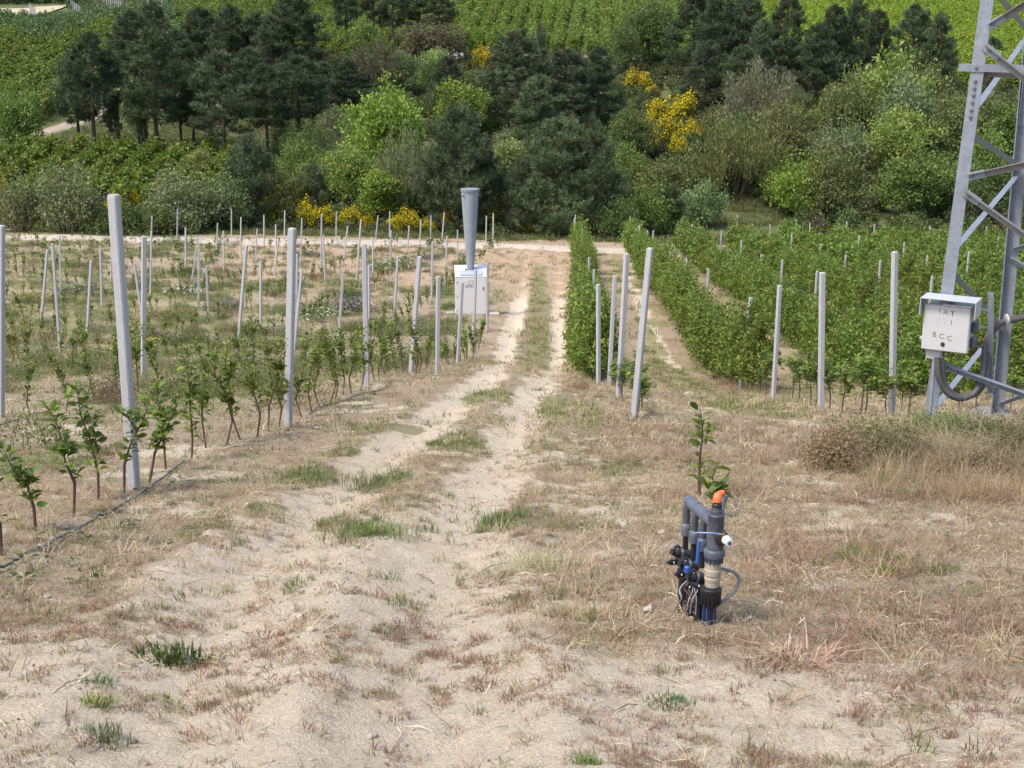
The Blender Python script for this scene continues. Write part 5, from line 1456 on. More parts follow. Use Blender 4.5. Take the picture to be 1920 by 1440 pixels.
# bushes that fill the wood between the named trees
_r = random.Random(5)
nfill = 0; FILL = []
for k in range(400):
    px = _r.uniform(-150, 2080); D = _r.uniform(129, 205); g = base_at(px, D); _, py = proj(g)
    if px < 560 and (242 < py < 415): continue
    if px < 500 and py < 262: continue
    if 1130 < px < 1330 and py < 300: continue
    if 1270 < px < 1480 and py > 355: continue
    if px > 1350 and py > 395: continue
    if D < 140 and _r.random() < 0.3: continue
    nfill += 1
    if nfill > 105: break
    h = _r.uniform(2.0, 4.6); w = h * _r.uniform(0.9, 1.4)
    cl = _r.choice(['olive', 'deep', 'green', 'grey', 'olive', 'deep', 'teal'])
    zone = 'left of the middle' if px < 800 else ('in the middle' if px < 1150 else 'on the right')
    g[2] = hz(g[0], g[1])
    FILL.append((cl, zone, px, put_tree(_r.choice(['shrub', 'shrub', 'willow']), g, h, w, COLS[cl], '%s bush under the trees %s' % ({'olive': 'olive', 'deep': 'dark green', 'green': 'green', 'grey': 'grey green', 'teal': 'dull green'}[cl], zone), 'undergrowth bushes in the wood')))

for key_ in sorted(set(f[:2] for f in FILL)):
    for i, f in enumerate(sorted([f for f in FILL if f[:2] == key_], key=lambda f: f[2])):
        f[3]['label'] = f[3]['label'] + ', %s of its colour from left' % ORD[i]
# ---------------------------------------------------------------- yellow broom
for i, (px, by, ty, w, lb) in enumerate([(545, 424, 366, 92, 'big yellow flowering broom behind the road, left of the small pine'), (610, 428, 392, 44, 'yellow broom right of the small round topped pine'), (655, 430, 394, 52, 'yellow broom left of the slim light green tree'),
        (738, 436, 412, 36, 'low yellow broom right of the slim light green tree'), (768, 438, 398, 48, 'yellow broom under the willow'), (838, 440, 402, 40, 'yellow broom left of the cone'), (922, 438, 378, 46, 'tall yellow broom right of the cone'),
        (988, 442, 408, 34, 'yellow broom at the foot of the smaller dark pine'), (1092, 444, 420, 24, 'small yellow broom behind the hedge end'), (214, 428, 378, 38, 'yellow broom beside the top of the big near post'), (250, 396, 362, 30, 'small yellow broom above the dark low bush'),
        (288, 402, 380, 22, 'tiny yellow broom in the wide grey green bush'), (2, 404, 326, 26, 'yellow broom at the left edge'), (46, 350, 336, 16, 'tiny yellow broom above the smaller grey green bush'), (446, 304, 280, 24, 'yellow broom beside the young bushy pine'),
        (516, 392, 344, 30, 'yellow broom touching the young bushy pine'), (908, 136, 92, 42, 'yellow broom beside the field track at the top'), (893, 112, 96, 26, 'small yellow broom above the one at the field track'), (1058, 112, 94, 22, 'little yellow broom before the bright field'),
        (1194, 172, 138, 56, 'yellow broom at the top of the broom slope'), (1265, 160, 146, 22, 'little yellow broom below the big oak'), (1238, 240, 196, 76, 'wide yellow broom in the middle of the broom slope'), (1282, 226, 180, 48, 'yellow broom right of the wide one on the slope'),
        (1246, 284, 230, 66, 'yellow broom at the bottom of the broom slope'), (1296, 268, 230, 46, 'yellow broom beside the grey willow'), (1215, 212, 200, 22, 'tiny yellow broom left of the wide one on the slope'), (1492, 216, 200, 24, 'little yellow broom right of the grey willow'),
        (1256, 302, 290, 18, 'tiny yellow broom below the slope'), (1794, 156, 142, 26, 'yellow broom just left of the pylon leg'), (1832, 164, 150, 26, 'yellow broom seen through the pylon'), (1036, 240, 224, 20, 'tiny yellow broom between the big pines'), (1148, 300, 284, 14, 'tiny yellow broom in the shade under the pines'), (1212, 250, 218, 40, 'loose yellow broom left of the bottom one on the slope'), (1270, 300, 262, 44, 'loose yellow broom at the foot of the slope beside the olive bush'), (1302, 205, 176, 36, 'loose yellow broom at the right of the slope under the pines'), (508, 428, 384, 40, 'loose yellow broom right of the young bushy pine'), (580, 430, 388, 44, 'loose yellow broom between the big one and the small pine'), (690, 432, 408, 34, 'loose yellow broom at the foot of the slim light green tree'), (802, 440, 414, 30, 'loose yellow broom left of the bushy pine behind the cone'), (1222, 186, 164, 30, 'loose yellow broom below the top one on the slope')]):
    g, D = ground(px, by); h = max(height_to(g, ty), .7) * 1.05; c, s, f, h0, w0 = BROOM[i % 2]
    t = thing('broom_bush', lb, 'broom bush', (g[0], g[1], hz(g[0], g[1])), (0, 0, random.uniform(0, 6)), 'flowering broom bushes')
    a = link('stem', s, t); b_ = link('foliage', c, t); fl = link('blossoms', f, t); b_.color = (0.075, 0.10, 0.03, 1); fl.color = (0.86, 0.67, 0.02, 1)
    sw = w * D / F / w0 * 1.1; t.scale = (sw, sw, h / h0)

# ---------------------------------------------------------------- car half hidden by the dark oak
g, D = ground(853, 108); g = base_at(844, D)
car = thing('parked_car', 'tiny white parked car half hidden by the brownish dark oak', 'car', (g[0], g[1], hz(g[0], g[1])), (0, 0, R(200)))
prof = [(-2.05, 0.3), (-2.1, 0.65), (-1.95, 0.85), (-1.1, 0.95), (-0.55, 1.42), (0.9, 1.46), (1.6, 1.0), (2.0, 0.9), (2.1, 0.6), (2.05, 0.3)]
m = MB(); n = len(prof); m.add([(x, -0.85 if z < 1 else -0.7, z) for x, z in prof] + [(x, 0.85 if z < 1 else 0.7, z) for x, z in prof], [tuple(range(n)), tuple(range(2 * n - 1, n - 1, -1))] + [(i, i + n, (i + 1) % n + n, (i + 1) % n) for i in range(n)]); m.build('body', M_WHITE, car)
for sy in (-1, 1):
    m = MB(); m.add([(-0.95, sy * 0.80, 1.0), (1.3, sy * 0.80, 1.02), (0.8, sy * 0.715, 1.38), (-0.5, sy * 0.715, 1.36)], [(0, 1, 2, 3)]); m.build('window', M_GLASS, car)
    for wx in (-1.3, 1.3):
        m = MB(); m.lathe([(0.2, -0.1), (0.31, -0.09), (0.31, 0.09), (0.2, 0.1)], 14, Matrix.Rotation(math.pi / 2, 3, 'X'), (wx, sy * 0.78, 0.31)); m.build('wheel', M_TYRE, car)

# ---------------------------------------------------------------- orchards on the hill: too many to count, one object each
def hill_rows(x0, x1, y0, y1, rs, ts, keep, thin=1.0, along_y=True):
    out = []
    xs = np.arange(x0, x1, rs)
    for x in xs:
        yy = np.arange(y0, y1, ts); xx = x + (yy - y0) * 0.06 + rng.normal(size=len(yy)) * 0.25
        out.append(np.stack([xx, yy + rng.normal(size=len(yy)) * 0.3], 1))
    P = np.concatenate(out); z = H(P[:, 0], P[:, 1]); Q = np.column_stack([P, z])
    D = Q @ FWD; px = 960 + F * Q[:, 0] / D; py = 720 - F * (Q @ UP) / D
    k = keep(px, py, Q) & (rng.uniform(0, 1, len(Q)) < thin)
    return Q[k], px[k], py[k]
trd = lambda Q: np.minimum(dist_poly(Q[:, 0], Q[:, 1], TRAIL), dist_poly(Q[:, 0], Q[:, 1], TRAIL2))
P, px, py = hill_rows(-150, -14, 168, 430, 3.0, 1.0, lambda px, py, Q: (px > -500) & (px < 880) & (py < 258 - 0.56 * np.clip(px - 40, -400, 250)) & (py < 250) & (trd(Q) > 3.0) & ~((px < 128) & (py > 8) & (py < 34)) & ~((px > 230) & (py > 120)))
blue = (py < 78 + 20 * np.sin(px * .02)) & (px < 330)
hp_ = np.array(HILLP)
near_post = np.min(np.hypot(P[:, None, 0] - hp_[None, :, 0], (P[:, None, 1] - hp_[None, :, 1] + 3.0) * 0.6), axis=1) < 4.5
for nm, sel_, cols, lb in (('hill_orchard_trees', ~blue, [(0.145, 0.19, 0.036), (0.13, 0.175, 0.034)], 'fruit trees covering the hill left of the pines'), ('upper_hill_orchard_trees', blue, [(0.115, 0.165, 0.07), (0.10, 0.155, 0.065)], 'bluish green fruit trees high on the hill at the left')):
    q = P[sel_]; scatter(nm, q, rng.uniform(0, 6.28, len(q)), rng.uniform(0.85, 1.25, len(q)) * np.where(near_post[sel_], 0.3, 1.0), [(ORCH_HILL[k % 2], cols[k % 2]) for k in range(2)], lb)
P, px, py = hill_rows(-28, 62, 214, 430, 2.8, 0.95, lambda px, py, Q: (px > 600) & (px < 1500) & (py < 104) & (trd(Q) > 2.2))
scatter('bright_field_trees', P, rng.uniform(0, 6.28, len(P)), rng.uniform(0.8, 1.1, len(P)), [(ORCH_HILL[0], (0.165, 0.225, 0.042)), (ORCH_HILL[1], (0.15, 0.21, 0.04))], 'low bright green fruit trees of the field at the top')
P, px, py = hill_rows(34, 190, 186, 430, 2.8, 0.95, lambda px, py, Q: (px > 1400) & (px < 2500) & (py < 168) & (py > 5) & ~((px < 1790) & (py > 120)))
scatter('sun_tinted_field_trees', P, rng.uniform(0, 6.28, len(P)), rng.uniform(0.8, 1.1, len(P)), [(ORCH_HILL[0], (0.235, 0.30, 0.035)), (ORCH_HILL[1], (0.20, 0.285, 0.04))], 'fruit trees of the field behind the pylon, sunlight painted into their yellow green')  # yellower, brighter leaf colours stand in for sun falling between cloud shadows
P, px, py = hill_rows(-90, -22, 132, 160, 2.8, 0.9, lambda px, py, Q: (px > -420) & (px < 440) & (py < 412) & (py > 300))
scatter('low_orchard_trees', P, rng.uniform(0, 6.28, len(P)), rng.uniform(0.8, 1.1, len(P)), [(ORCH_HILL[0], (0.14, 0.185, 0.03)), (ORCH_HILL[1], (0.15, 0.19, 0.035))], 'fruit trees in the strip below the clearing')

# undergrowth on the slope
UG = [shrub_shapes('undergrowth_%d' % k, 1.1, 1.6, 46, 12, 0.24, 0.55)[0] for k in range(3)]
n = 5200
x = rng.uniform(-75, 95, n); y = rng.uniform(122.5, 235, n)
Q = on_ground(x, y); D = Q @ FWD; px = 960 + F * x / D; py = 720 - F * (Q @ UP) / D
k = (px > -250) & (px < 2200) & (trd(Q) > 2.8) & ~((px < 520) & (py > 245) & (py < 312)) & ~((px < 470) & (py < 250)) & ~((px > 1285) & (px < 1450) & (py > 372) & (y < 150)) & ~((y < 126) & (px > 1180)) & ((y > 127) | (px < 1080))
k &= ~((px > 1130) & (px < 1330) & (py < 300) & (rng.uniform(0, 1, n) < 0.35))
Q = Q[k]
scatter('undergrowth', Q, rng.uniform(0, 6.28, len(Q)), rng.uniform(0.5, 1.35, len(Q)) * (0.7 + 0.4 * S(Q[:, 1], 124, 134)), [(UG[j % 3], c) for j, c in enumerate([(0.09, 0.12, 0.04), (0.10, 0.14, 0.05), (0.075, 0.105, 0.036), (0.12, 0.135, 0.055), (0.13, 0.155, 0.06), (0.11, 0.10, 0.055)])], 'low scrub and brambles under the trees')

# ================================================================ ground cover near the camera
def area_points(n, y0, y1, half=0.46, extra=1.0):
    y = np.sqrt(rng.uniform(0, 1, n) * (y1 ** 2 - y0 ** 2) + y0 ** 2)
    x = rng.uniform(-1, 1, n) * (half * y + extra)
    return x, y
red = [tuft_mesh('red_tuft_%d' % k, 64, 0.042, 0.062, 0.0036, 1.5) for k in range(3)]
straw = [tuft_mesh('straw_tuft_%d' % k, 32, 0.065, 0.11, 0.0042, 2.1) for k in range(3)]
strawf = [tuft_mesh('straw_clump_%d' % k, 24, 0.105, 0.18, 0.012, 1.8) for k in range(2)]
grn = [tuft_mesh('green_tuft_%d' % k, 34, 0.10, 0.07, 0.006, 0.9) for k in range(3)]
grnf = [tuft_mesh('green_clump_%d' % k, 26, 0.15, 0.17, 0.014, 1.0) for k in range(2)]
C_RED = [(0.235, 0.135, 0.10), (0.27, 0.155, 0.11), (0.20, 0.135, 0.09), (0.29, 0.20, 0.13), (0.24, 0.21, 0.11)]
C_STR = [(0.43, 0.345, 0.225), (0.36, 0.28, 0.175), (0.29, 0.22, 0.14), (0.47, 0.385, 0.265), (0.25, 0.19, 0.13)]
C_GRN = [(0.125, 0.165, 0.045), (0.18, 0.20, 0.065), (0.21, 0.205, 0.09), (0.10, 0.135, 0.045), (0.25, 0.235, 0.11)]
MAP = lambda shapes, cols: [(shapes[j % len(shapes)], c) for j, c in enumerate(cols * 2)]
# dry grass
for nm, n, y0, y1, shp, sc in (('dry_grass', 38000, 3.6, 15, straw, (0.3, 1.0)), ('dry_grass', 32000, 15, 45, strawf, (0.4, 1.0)), ('dry_grass', 16000, 45, 112, strawf, (0.8, 2.0))):
    x, y = area_points(n, y0, y1); so, gr, ru, te, n1, n2 = masks(x, y)
    right = S(x, -0.2, 1.0) * S(y, 5.2, 6.3)
    p = (1 - so) * (0.25 + 0.75 * S(n1 * 0.5 + n2 * 0.5, 0.40, 0.60)) * (1 - 0.7 * gr) * (1 - 0.75 * te) * (0.6 + 0.4 * right) + 0.05
    k = rng.uniform(0, 1, n) < p
    scatter(nm, on_ground(x[k], y[k]), rng.uniform(0, 6.28, k.sum()), rng.uniform(*sc, k.sum()), MAP(shp, C_STR), 'short dry straw coloured grass on the ground', 0.35)
# reddish weeds in the bare foreground
x, y = area_points(24000, 3.6, 12); so, gr, ru, te, n1, n2 = masks(x, y)
p = (0.10 + 0.55 * S(fbm(x * 2.2, y * 2.2, 3, 91), 0.48, 0.62)) * (1 - 0.75 * S(y, 5.5, 8)) * (1 - 0.55 * ru * S(y, 5, 7))
k = rng.uniform(0, 1, len(x)) < p
scatter('reddish_weeds', on_ground(x[k], y[k]), rng.uniform(0, 6.28, k.sum()), rng.uniform(0.3, 1.15, k.sum()), MAP(red, C_RED), 'small reddish brown weeds dotted over the pale soil', 0.2)
x, y = area_points(12000, 5.0, 18); k = (rng.uniform(0, 1, len(x)) < S(fbm(x * 0.9, y * 0.9, 3, 95), 0.46, 0.62) * S(x, 0.5, 1.8))
scatter('reddish_dry_grass', on_ground(x[k], y[k]), rng.uniform(0, 6.28, k.sum()), rng.uniform(0.5, 1.3, k.sum()), MAP(straw, [(0.29, 0.175, 0.13), (0.26, 0.175, 0.12), (0.33, 0.22, 0.15), (0.22, 0.14, 0.105)]), 'reddish dry grass on the ground right of the track', 0.4)
# green grass
for n, y0, y1, shp, sc in ((16000, 3.6, 16, grn, (0.25, 0.85)), (18000, 16, 50, grnf, (0.3, 0.95)), (15000, 50, 122, grnf, (0.8, 2.0))):
    x, y = area_points(n, y0, y1); so, gr, ru, te, n1, n2 = masks(x, y)
    k = rng.uniform(0, 1, n) < gr * 0.85 + 0.022
    scatter('green_grass', on_ground(x[k], y[k]), rng.uniform(0, 6.28, k.sum()), rng.uniform(*sc, k.sum()), MAP(shp, C_GRN), 'patches of short green grass', 0.2)
# verge behind the road and grass of the clearing
x = rng.uniform(-70, 60, 30000); y = rng.uniform(119.5, 190, 30000); Q = on_ground(x, y); D = Q @ FWD; px = 960 + F * x / D; py = 720 - F * (Q @ UP) / D
k = ((y < 128) | ((px < 640) & (py > 170) & (py < 312) & (trd(Q) > 2.2) & (rng.uniform(0, 1, 30000) < 0.7)) | ((px > 1150) & (px < 1500) & (py > 130) & (py < 425))) & (dist_poly(x, y, ROAD) > 2.2)
scatter('verge_grass', Q[k], rng.uniform(0, 6.28, k.sum()), rng.uniform(1.6, 4.2, k.sum()), MAP(grnf, [(0.085, 0.125, 0.03), (0.10, 0.12, 0.04), (0.13, 0.15, 0.05), (0.17, 0.15, 0.08)]), 'grass of the road verge and the clearing', 0.1)
# straws, twigs and fallen leaves lying about
m_ = MB()
def stick_mesh(name, L, w):
    V = np.array([(-L / 2, -w, 0.004), (-L / 2, w, 0.004), (0, -w * 1.2, 0.012), (0, w * 1.2, 0.014), (L / 2, -w * .6, 0.005), (L / 2, w * .6, 0.005)])
    V[:, 1] += np.array([0, 0, .02, .02, -.01, -.01]) * L * 2
    return np_mesh(name, V, np.array([(0, 2, 3, 1), (2, 4, 5, 3)]), M_BLADE, False, np.full(6, rng.uniform(0, 1)))
sticks = [stick_mesh('straw_%d' % k, 0.09 + 0.05 * k, 0.002) for k in range(3)]
x, y = area_points(26000, 3.8, 20); so, gr, ru, te, n1, n2 = masks(x, y)
k = rng.uniform(0, 1, len(x)) < (0.22 + 0.6 * S(x, 0.2, 1.4) * S(y, 5, 6.5)) * (1 - 0.5 * so)
scatter('loose_straw', on_ground(x[k], y[k]), rng.uniform(0, 6.28, k.sum()), rng.uniform(0.5, 1.5, k.sum()), MAP(sticks, [(0.50, 0.42, 0.30), (0.42, 0.32, 0.2), (0.2, 0.145, 0.10), (0.55, 0.48, 0.36), (0.33, 0.245, 0.16), (0.16, 0.12, 0.09)]), 'loose dry straws and twigs lying on the ground', 0.25)
fl = []
for k in range(3):
    q = rng.normal(size=(9, 3)) * 0.06; q[:, 2] = 0.015 + np.abs(q[:, 2]) * 0.25
    V1, F1, kk = leaves(q, rdir(9) * np.array([1, 1, .25]), rdir(9, 2.0), 0.075 * rng.uniform(.6, 1.2, 9) * 0.8, 0.5, OVAL); fl.append(np_mesh('fallen_leaves_%d' % k, V1, F1, M_LEAF, False, np.repeat(rng.uniform(0, 1, 9), kk)))
pts = []
for px, py, n, s_ in [(90, 1040, 10, 60), (200, 1010, 8, 50), (235, 990, 6, 30), (255, 940, 6, 20), (120, 1020, 6, 40), (350, 910, 8, 30), (345, 885, 6, 25), (20, 1085, 6, 30), (80, 1085, 5, 30), (340, 980, 4, 30), (420, 870, 5, 40), (460, 845, 4, 40), (285, 1020, 3, 20), (640, 770, 6, 60), (1390, 1030, 4, 20), (1360, 985, 3, 12)]:
    for _ in range(max(2, int(n * 0.6))):
        a, b2 = px + rng.normal() * s_, py + rng.normal() * s_ * 0.35
        pts.append(ground(a, min(b2, 1439), hf=H)[0])
pts = np.array(pts)
scatter('fallen_leaves', pts, rng.uniform(0, 6.28, len(pts)), rng.uniform(0.7, 1.2, len(pts)), [(fl[0], (0.20, 0.23, 0.15)), (fl[1], (0.30, 0.31, 0.23)), (fl[2], (0.12, 0.15, 0.07))], 'withered cut leaves lying beside the sapling row')

# stones
def rock(name, seed, n=26):
    import bmesh
    r_ = np.random.default_rng(seed); bm = bmesh.new()
    for p in unit(r_.normal(size=(n, 3))) * r_.uniform(0.38, 0.5, (n, 1)) * np.array([1, 0.75, 0.55]): bm.verts.new(p)
    bmesh.ops.convex_hull(bm, input=bm.verts); me = bpy.data.meshes.new(name); bm.to_mesh(me); bm.free(); me.materials.append(M_STONE); return me
ROCKS = [rock('stone_%d' % k, k) for k in range(5)]
for px, py, w, lb in [(1237, 1113, 26, 'pale rounded stone left of the irrigation pipes'), (1441, 1050, 26, 'tan angular stone right of the irrigation pipes'), (1166, 986, 36, 'big tan stone lying in dry grass, left of the pipes and farther off'), (1240, 1000, 26, 'tan stone just left of the pipes, behind the valves'),
                      (1222, 1082, 16, 'small tan stone above the pale rounded one'), (194, 1211, 14, 'small grey stone on the bare soil at lower left'), (88, 1121, 20, 'white stone below the drip hose'), (45, 1118, 18, 'tan stone left of the white one below the drip hose'), (698, 1383, 30, 'flat white stone near the bottom edge'),
                      (860, 1252, 34, 'flat brown stone on the bare soil in the middle'), (872, 1279, 22, 'grey flat stone below the flat brown one'), (1216, 1145, 30, 'tan stone half buried left of the pipe feet'), (470, 1085, 18, 'small white stone on the track'), (1114, 1123, 10, 'tiny white stone in dry grass'),
                      (585, 1182, 26, 'pale grey stone on the sandy track'), (850, 1105, 8, 'tiny white pebble on the track centre'), (1017, 1238, 12, 'little dark stone right of the middle'), (1880, 985, 22, 'white stone at the right edge'), (1652, 1083, 12, 'tan pebble by the yellow green grass'),
                      (245, 962, 26, 'tan stone touching the drip hose'), (120, 990, 30, 'tan clod at the foot of the second sapling'), (265, 925, 22, 'tan clod beside the big near post'), (205, 890, 14, 'brown clod behind the third sapling'), (1290, 742, 24, 'stone at the end of the rut between the hedge rows'), (1470, 760, 18, 'pale stone in front of the second hedge row'),
                      (1405, 1160, 18, 'flat pale stone right of the pipe feet'), (1355, 950, 18, 'flat stone beside the short leafy sapling'), (985, 1090, 10, 'small pale pebble in the left rut'), (1090, 990, 12, 'small tan stone near the green patch')]:
    g, D = ground(px, py, hf=H); o = link('stone', ROCKS[random.randrange(5)], None, (g[0], g[1], g[2] + 0.1 * w * D / F), (random.uniform(-.3, .3), random.uniform(-.3, .3), random.uniform(0, 6)))
    s_ = w * D / F; o.scale = (s_, s_, s_ * 0.8); tag(o, lb, 'stone', 'stones lying on the ground')
peb = [ROCKS[0], ROCKS[3]]; DARKR = ROCKS[2].copy(); DARKR.materials[0] = plain('dark clod', (0.2, 0.15, 0.11), 0.95, 0, 0.3, 12, 0.6)
x, y = area_points(22000, 3.7, 18); so, gr, ru, te, n1, n2 = masks(x, y); k = rng.uniform(0, 1, len(x)) < 0.2 + 0.5 * so * S(n1, .4, .6)
scatter('pebbles', on_ground(x[k], y[k]), rng.uniform(0, 6.28, k.sum()), rng.uniform(0.006, 0.028, k.sum()) * (1 + 0.8 * (rng.uniform(0, 1, k.sum()) > 0.93)), [(peb[0], (1, 1, 1)), (peb[1], (1, 1, 1)), (DARKR, (1, 1, 1))], 'small pebbles and crumbs on the soil', 0.5)

# ---------------------------------------------------------------- single tufts one can point at
def big_tuft(name, cat, px, py, w, h, nb, colr, lb, lean=0.9, bw=0.007, n=3):
    nb = int(nb * 1.3); bw *= 0.62; h *= 0.8
    g, D = ground(px, py, hf=H); ww = w * D / F; hh = h * D / F
    t = thing(name, lb, cat, tuple(g), group='tufts on the bare ground')
    for k in range(n):
        me = tuft_mesh(name + '_blades', nb // n, hh, ww * 0.52, bw, lean)
        o = link('blades', me, t, ((k - (n - 1) / 2) * ww * 0.28, rng.normal() * ww * .06, 0)); o.color = (*[c * random.uniform(.85, 1.15) for c in colr], 1)
big_tuft('grass_tuft', 'grass tuft', 180, 1388, 88, 34, 260, (0.13, 0.155, 0.085), 'blue green spiky grass tuft near the lower left corner')
big_tuft('grass_tuft', 'grass tuft', 172, 1322, 62, 26, 220, (0.17, 0.20, 0.05), 'yellow green grass tuft above the blue green one')
big_tuft('weed', 'weed', 315, 1240, 100, 36, 200, (0.075, 0.11, 0.04), 'dark green leafy weed on the bare soil at lower left', 0.8, 0.022)
big_tuft('grass_tuft', 'grass tuft', 180, 1283, 56, 22, 160, (0.095, 0.135, 0.055), 'green grass tuft left of the dark green weed')
big_tuft('grass_tuft', 'grass tuft', 298, 1308, 32, 16, 90, (0.15, 0.19, 0.04), 'small bright grass tuft below the dark green weed')
big_tuft('grass_tuft', 'grass tuft', 1256, 1320, 62, 24, 200, (0.08, 0.135, 0.045), 'dark green grass tuft near the bottom, below the pipes')
big_tuft('grass_tuft', 'grass tuft', 1103, 1432, 36, 28, 110, (0.12, 0.17, 0.04), 'green grass tuft at the bottom edge')
big_tuft('straw_tuft', 'dry grass', 1020, 1066, 122, 44, 520, (0.49, 0.395, 0.255), 'golden dry grass tuft between the track and the pipes', 1.3, 0.006)
big_tuft('straw_tuft', 'dry grass', 1062, 1158, 92, 36, 320, (0.36, 0.28, 0.16), 'dull brown dry grass tuft left of the pipe feet', 1.2, 0.006)
big_tuft('straw_tuft', 'dry grass', 1488, 1248, 86, 54, 240, (0.42, 0.35, 0.245), 'dry root clump with thick stalks right of the pipes', 1.8, 0.010)
big_tuft('straw_tuft', 'dry grass', 1135, 1196, 110, 20, 300, (0.37, 0.275, 0.165), 'flat rusty dry grass patch left of the pipes', 1.6, 0.006)
big_tuft('straw_tuft', 'dry grass', 1200, 1228, 110, 20, 300, (0.37, 0.285, 0.175), 'flat rusty dry grass patch below the pipes', 1.6, 0.006)
big_tuft('grass_tuft', 'grass tuft', 1666, 1076, 56, 24, 220, (0.26, 0.29, 0.04), 'bright yellow green grass tuft on the right')
big_tuft('grass_tuft', 'grass tuft', 1630, 1050, 112, 24, 300, (0.18, 0.22, 0.045), 'long yellow green grass patch above the brightest tuft')
big_tuft('grass_tuft', 'grass tuft', 1760, 1074, 72, 14, 220, (0.11, 0.165, 0.045), 'low green grass patch right of the yellow green tuft')
big_tuft('weed', 'weed', 722, 1190, 50, 40, 46, (0.16, 0.18, 0.08), 'sparse weed with thin upright stalks on the track', 1.0, 0.006)
big_tuft('grass_tuft', 'grass tuft', 690, 1008, 118, 30, 420, (0.10, 0.155, 0.04), 'lush green grass patch in the middle of the track')
big_tuft('grass_tuft', 'grass tuft', 945, 985, 100, 30, 320, (0.10, 0.15, 0.05), 'green grass patch at the right edge of the track')
big_tuft('grass_tuft', 'grass tuft', 712, 912, 90, 34, 320, (0.10, 0.145, 0.05), 'green grass clump farther along the middle of the track')
big_tuft('grass_tuft', 'grass tuft', 578, 900, 100, 26, 320, (0.135, 0.18, 0.05), 'green grass patch at the left edge of the track')

# ---------------------------------------------------------------- weeds and wild flowers of the left field
WD = [shrub_shapes('weed_%d' % k, 0.5, 0.8, 60, 16, 0.055, 0.4, DIAMOND, 0.8)[:2] for k in range(2)]
LOWW = [shrub_shapes('low_weed_%d' % k, 0.20, 1.0, 60, 14, 0.05, 0.4, DIAMOND, 0.5)[0] for k in range(3)]
def flowers_mesh(name, h, w, n):
    a = rng.uniform(0, 6.28, n); q = np.sqrt(rng.uniform(0, 1, n)); P = np.stack([np.cos(a) * q * w / 2, np.sin(a) * q * w / 2, h * np.sqrt(1 - 0.7 * q ** 2) * rng.uniform(.8, 1.1, n)], 1)
    V1, F1, kk = leaves(P, rdir(n, .5), rdir(n, .5), 0.05, 0.8, DIAMOND); return np_mesh(name, V1, F1, M_FLOWER, False, np.repeat(rng.uniform(0, 1, n), kk))
FL = [flowers_mesh('flowers_%d' % k, 0.5, 0.8, 110) for k in range(2)]
for px, py, w, h, fol, flo, lb in [(655, 590, 70, 44, (0.10, 0.11, 0.08), (0.30, 0.24, 0.42), 'lavender coloured flowering weed patch between two leaning posts'), (662, 562, 40, 24, (0.06, 0.11, 0.05), None, 'dense dark green weed clump behind the lavender patch'),
        (430, 580, 46, 24, (0.10, 0.11, 0.08), (0.28, 0.22, 0.38), 'greyish lavender weed patch beside the leaning middle post'), (797, 488, 44, 16, (0.10, 0.11, 0.08), (0.33, 0.27, 0.46), 'small lavender weed patch near the road'), (580, 482, 34, 16, (0.08, 0.11, 0.06), (0.28, 0.22, 0.38), 'tiny lavender weed patch on the red soil'),
        (150, 552, 60, 28, (0.11, 0.13, 0.07), (0.6, 0.6, 0.52), 'pale white flowering weed patch left of the big near post'), (345, 555, 64, 26, (0.10, 0.13, 0.06), (0.55, 0.55, 0.46), 'white flowering weed patch right of the big near post'), (512, 626, 62, 24, (0.10, 0.12, 0.06), (0.6, 0.6, 0.52), 'white flowering weed patch left of the tall middle post'),
        (590, 600, 80, 30, (0.09, 0.13, 0.05), (0.55, 0.56, 0.48), 'grey green weed patch behind the tall middle post'), (735, 508, 70, 28, (0.09, 0.125, 0.05), (0.5, 0.52, 0.44), 'grey green weeds in the sapling row near the cone'), (60, 562, 64, 18, (0.12, 0.14, 0.05), (0.65, 0.48, 0.06), 'yellow flowering weed patch at the left edge'),
        (330, 594, 62, 16, (0.12, 0.12, 0.05), (0.6, 0.26, 0.03), 'orange flowering weed patch behind the big near post'), (590, 525, 34, 14, (0.17, 0.10, 0.055), None, 'rusty brown weed clump on the red soil'), (506, 556, 24, 12, (0.16, 0.085, 0.05), None, 'small reddish weed clump beside a middle post'),
        (547, 545, 56, 32, (0.065, 0.12, 0.04), None, 'fresh green weed clump in the middle of the left field'), (345, 525, 40, 40, (0.07, 0.13, 0.035), None, 'tall green weed clump far in the left field'), (250, 660, 90, 40, (0.10, 0.125, 0.05), (0.5, 0.45, 0.12), 'olive weed patch right behind the big near post'),
        (330, 645, 80, 36, (0.11, 0.13, 0.055), None, 'olive weed patch in the second sapling row'), (90, 640, 60, 24, (0.15, 0.11, 0.07), None, 'brownish dry weed patch at the left'), (445, 630, 60, 22, (0.15, 0.10, 0.065), None, 'reddish dry weed patch at the foot of the leaning middle post'),
        (905, 582, 26, 34, (0.09, 0.14, 0.035), None, 'leafy weed at the right corner of the white cabinet'), (838, 582, 24, 12, (0.09, 0.12, 0.045), None, 'low weed at the left corner of the white cabinet'), (1085, 735, 40, 32, (0.24, 0.15, 0.09), None, 'rusty dry weeds at the foot of the first hedge row')]:
    g, D = ground(px, py, hf=H); k = random.randrange(2)
    t = thing('weed_patch', lb, 'weeds', tuple(g), (0, 0, random.uniform(0, 6)), 'weed patches in the fields')
    a = link('foliage', WD[k][0], t); a.color = (*fol, 1)
    if flo: a = link('blossoms', FL[k], t); a.color = (*flo, 1)
    t.scale = (1.15 * w * D / F / 0.8, 1.15 * w * D / F / 0.8, 0.75 * h * D / F / 0.5)

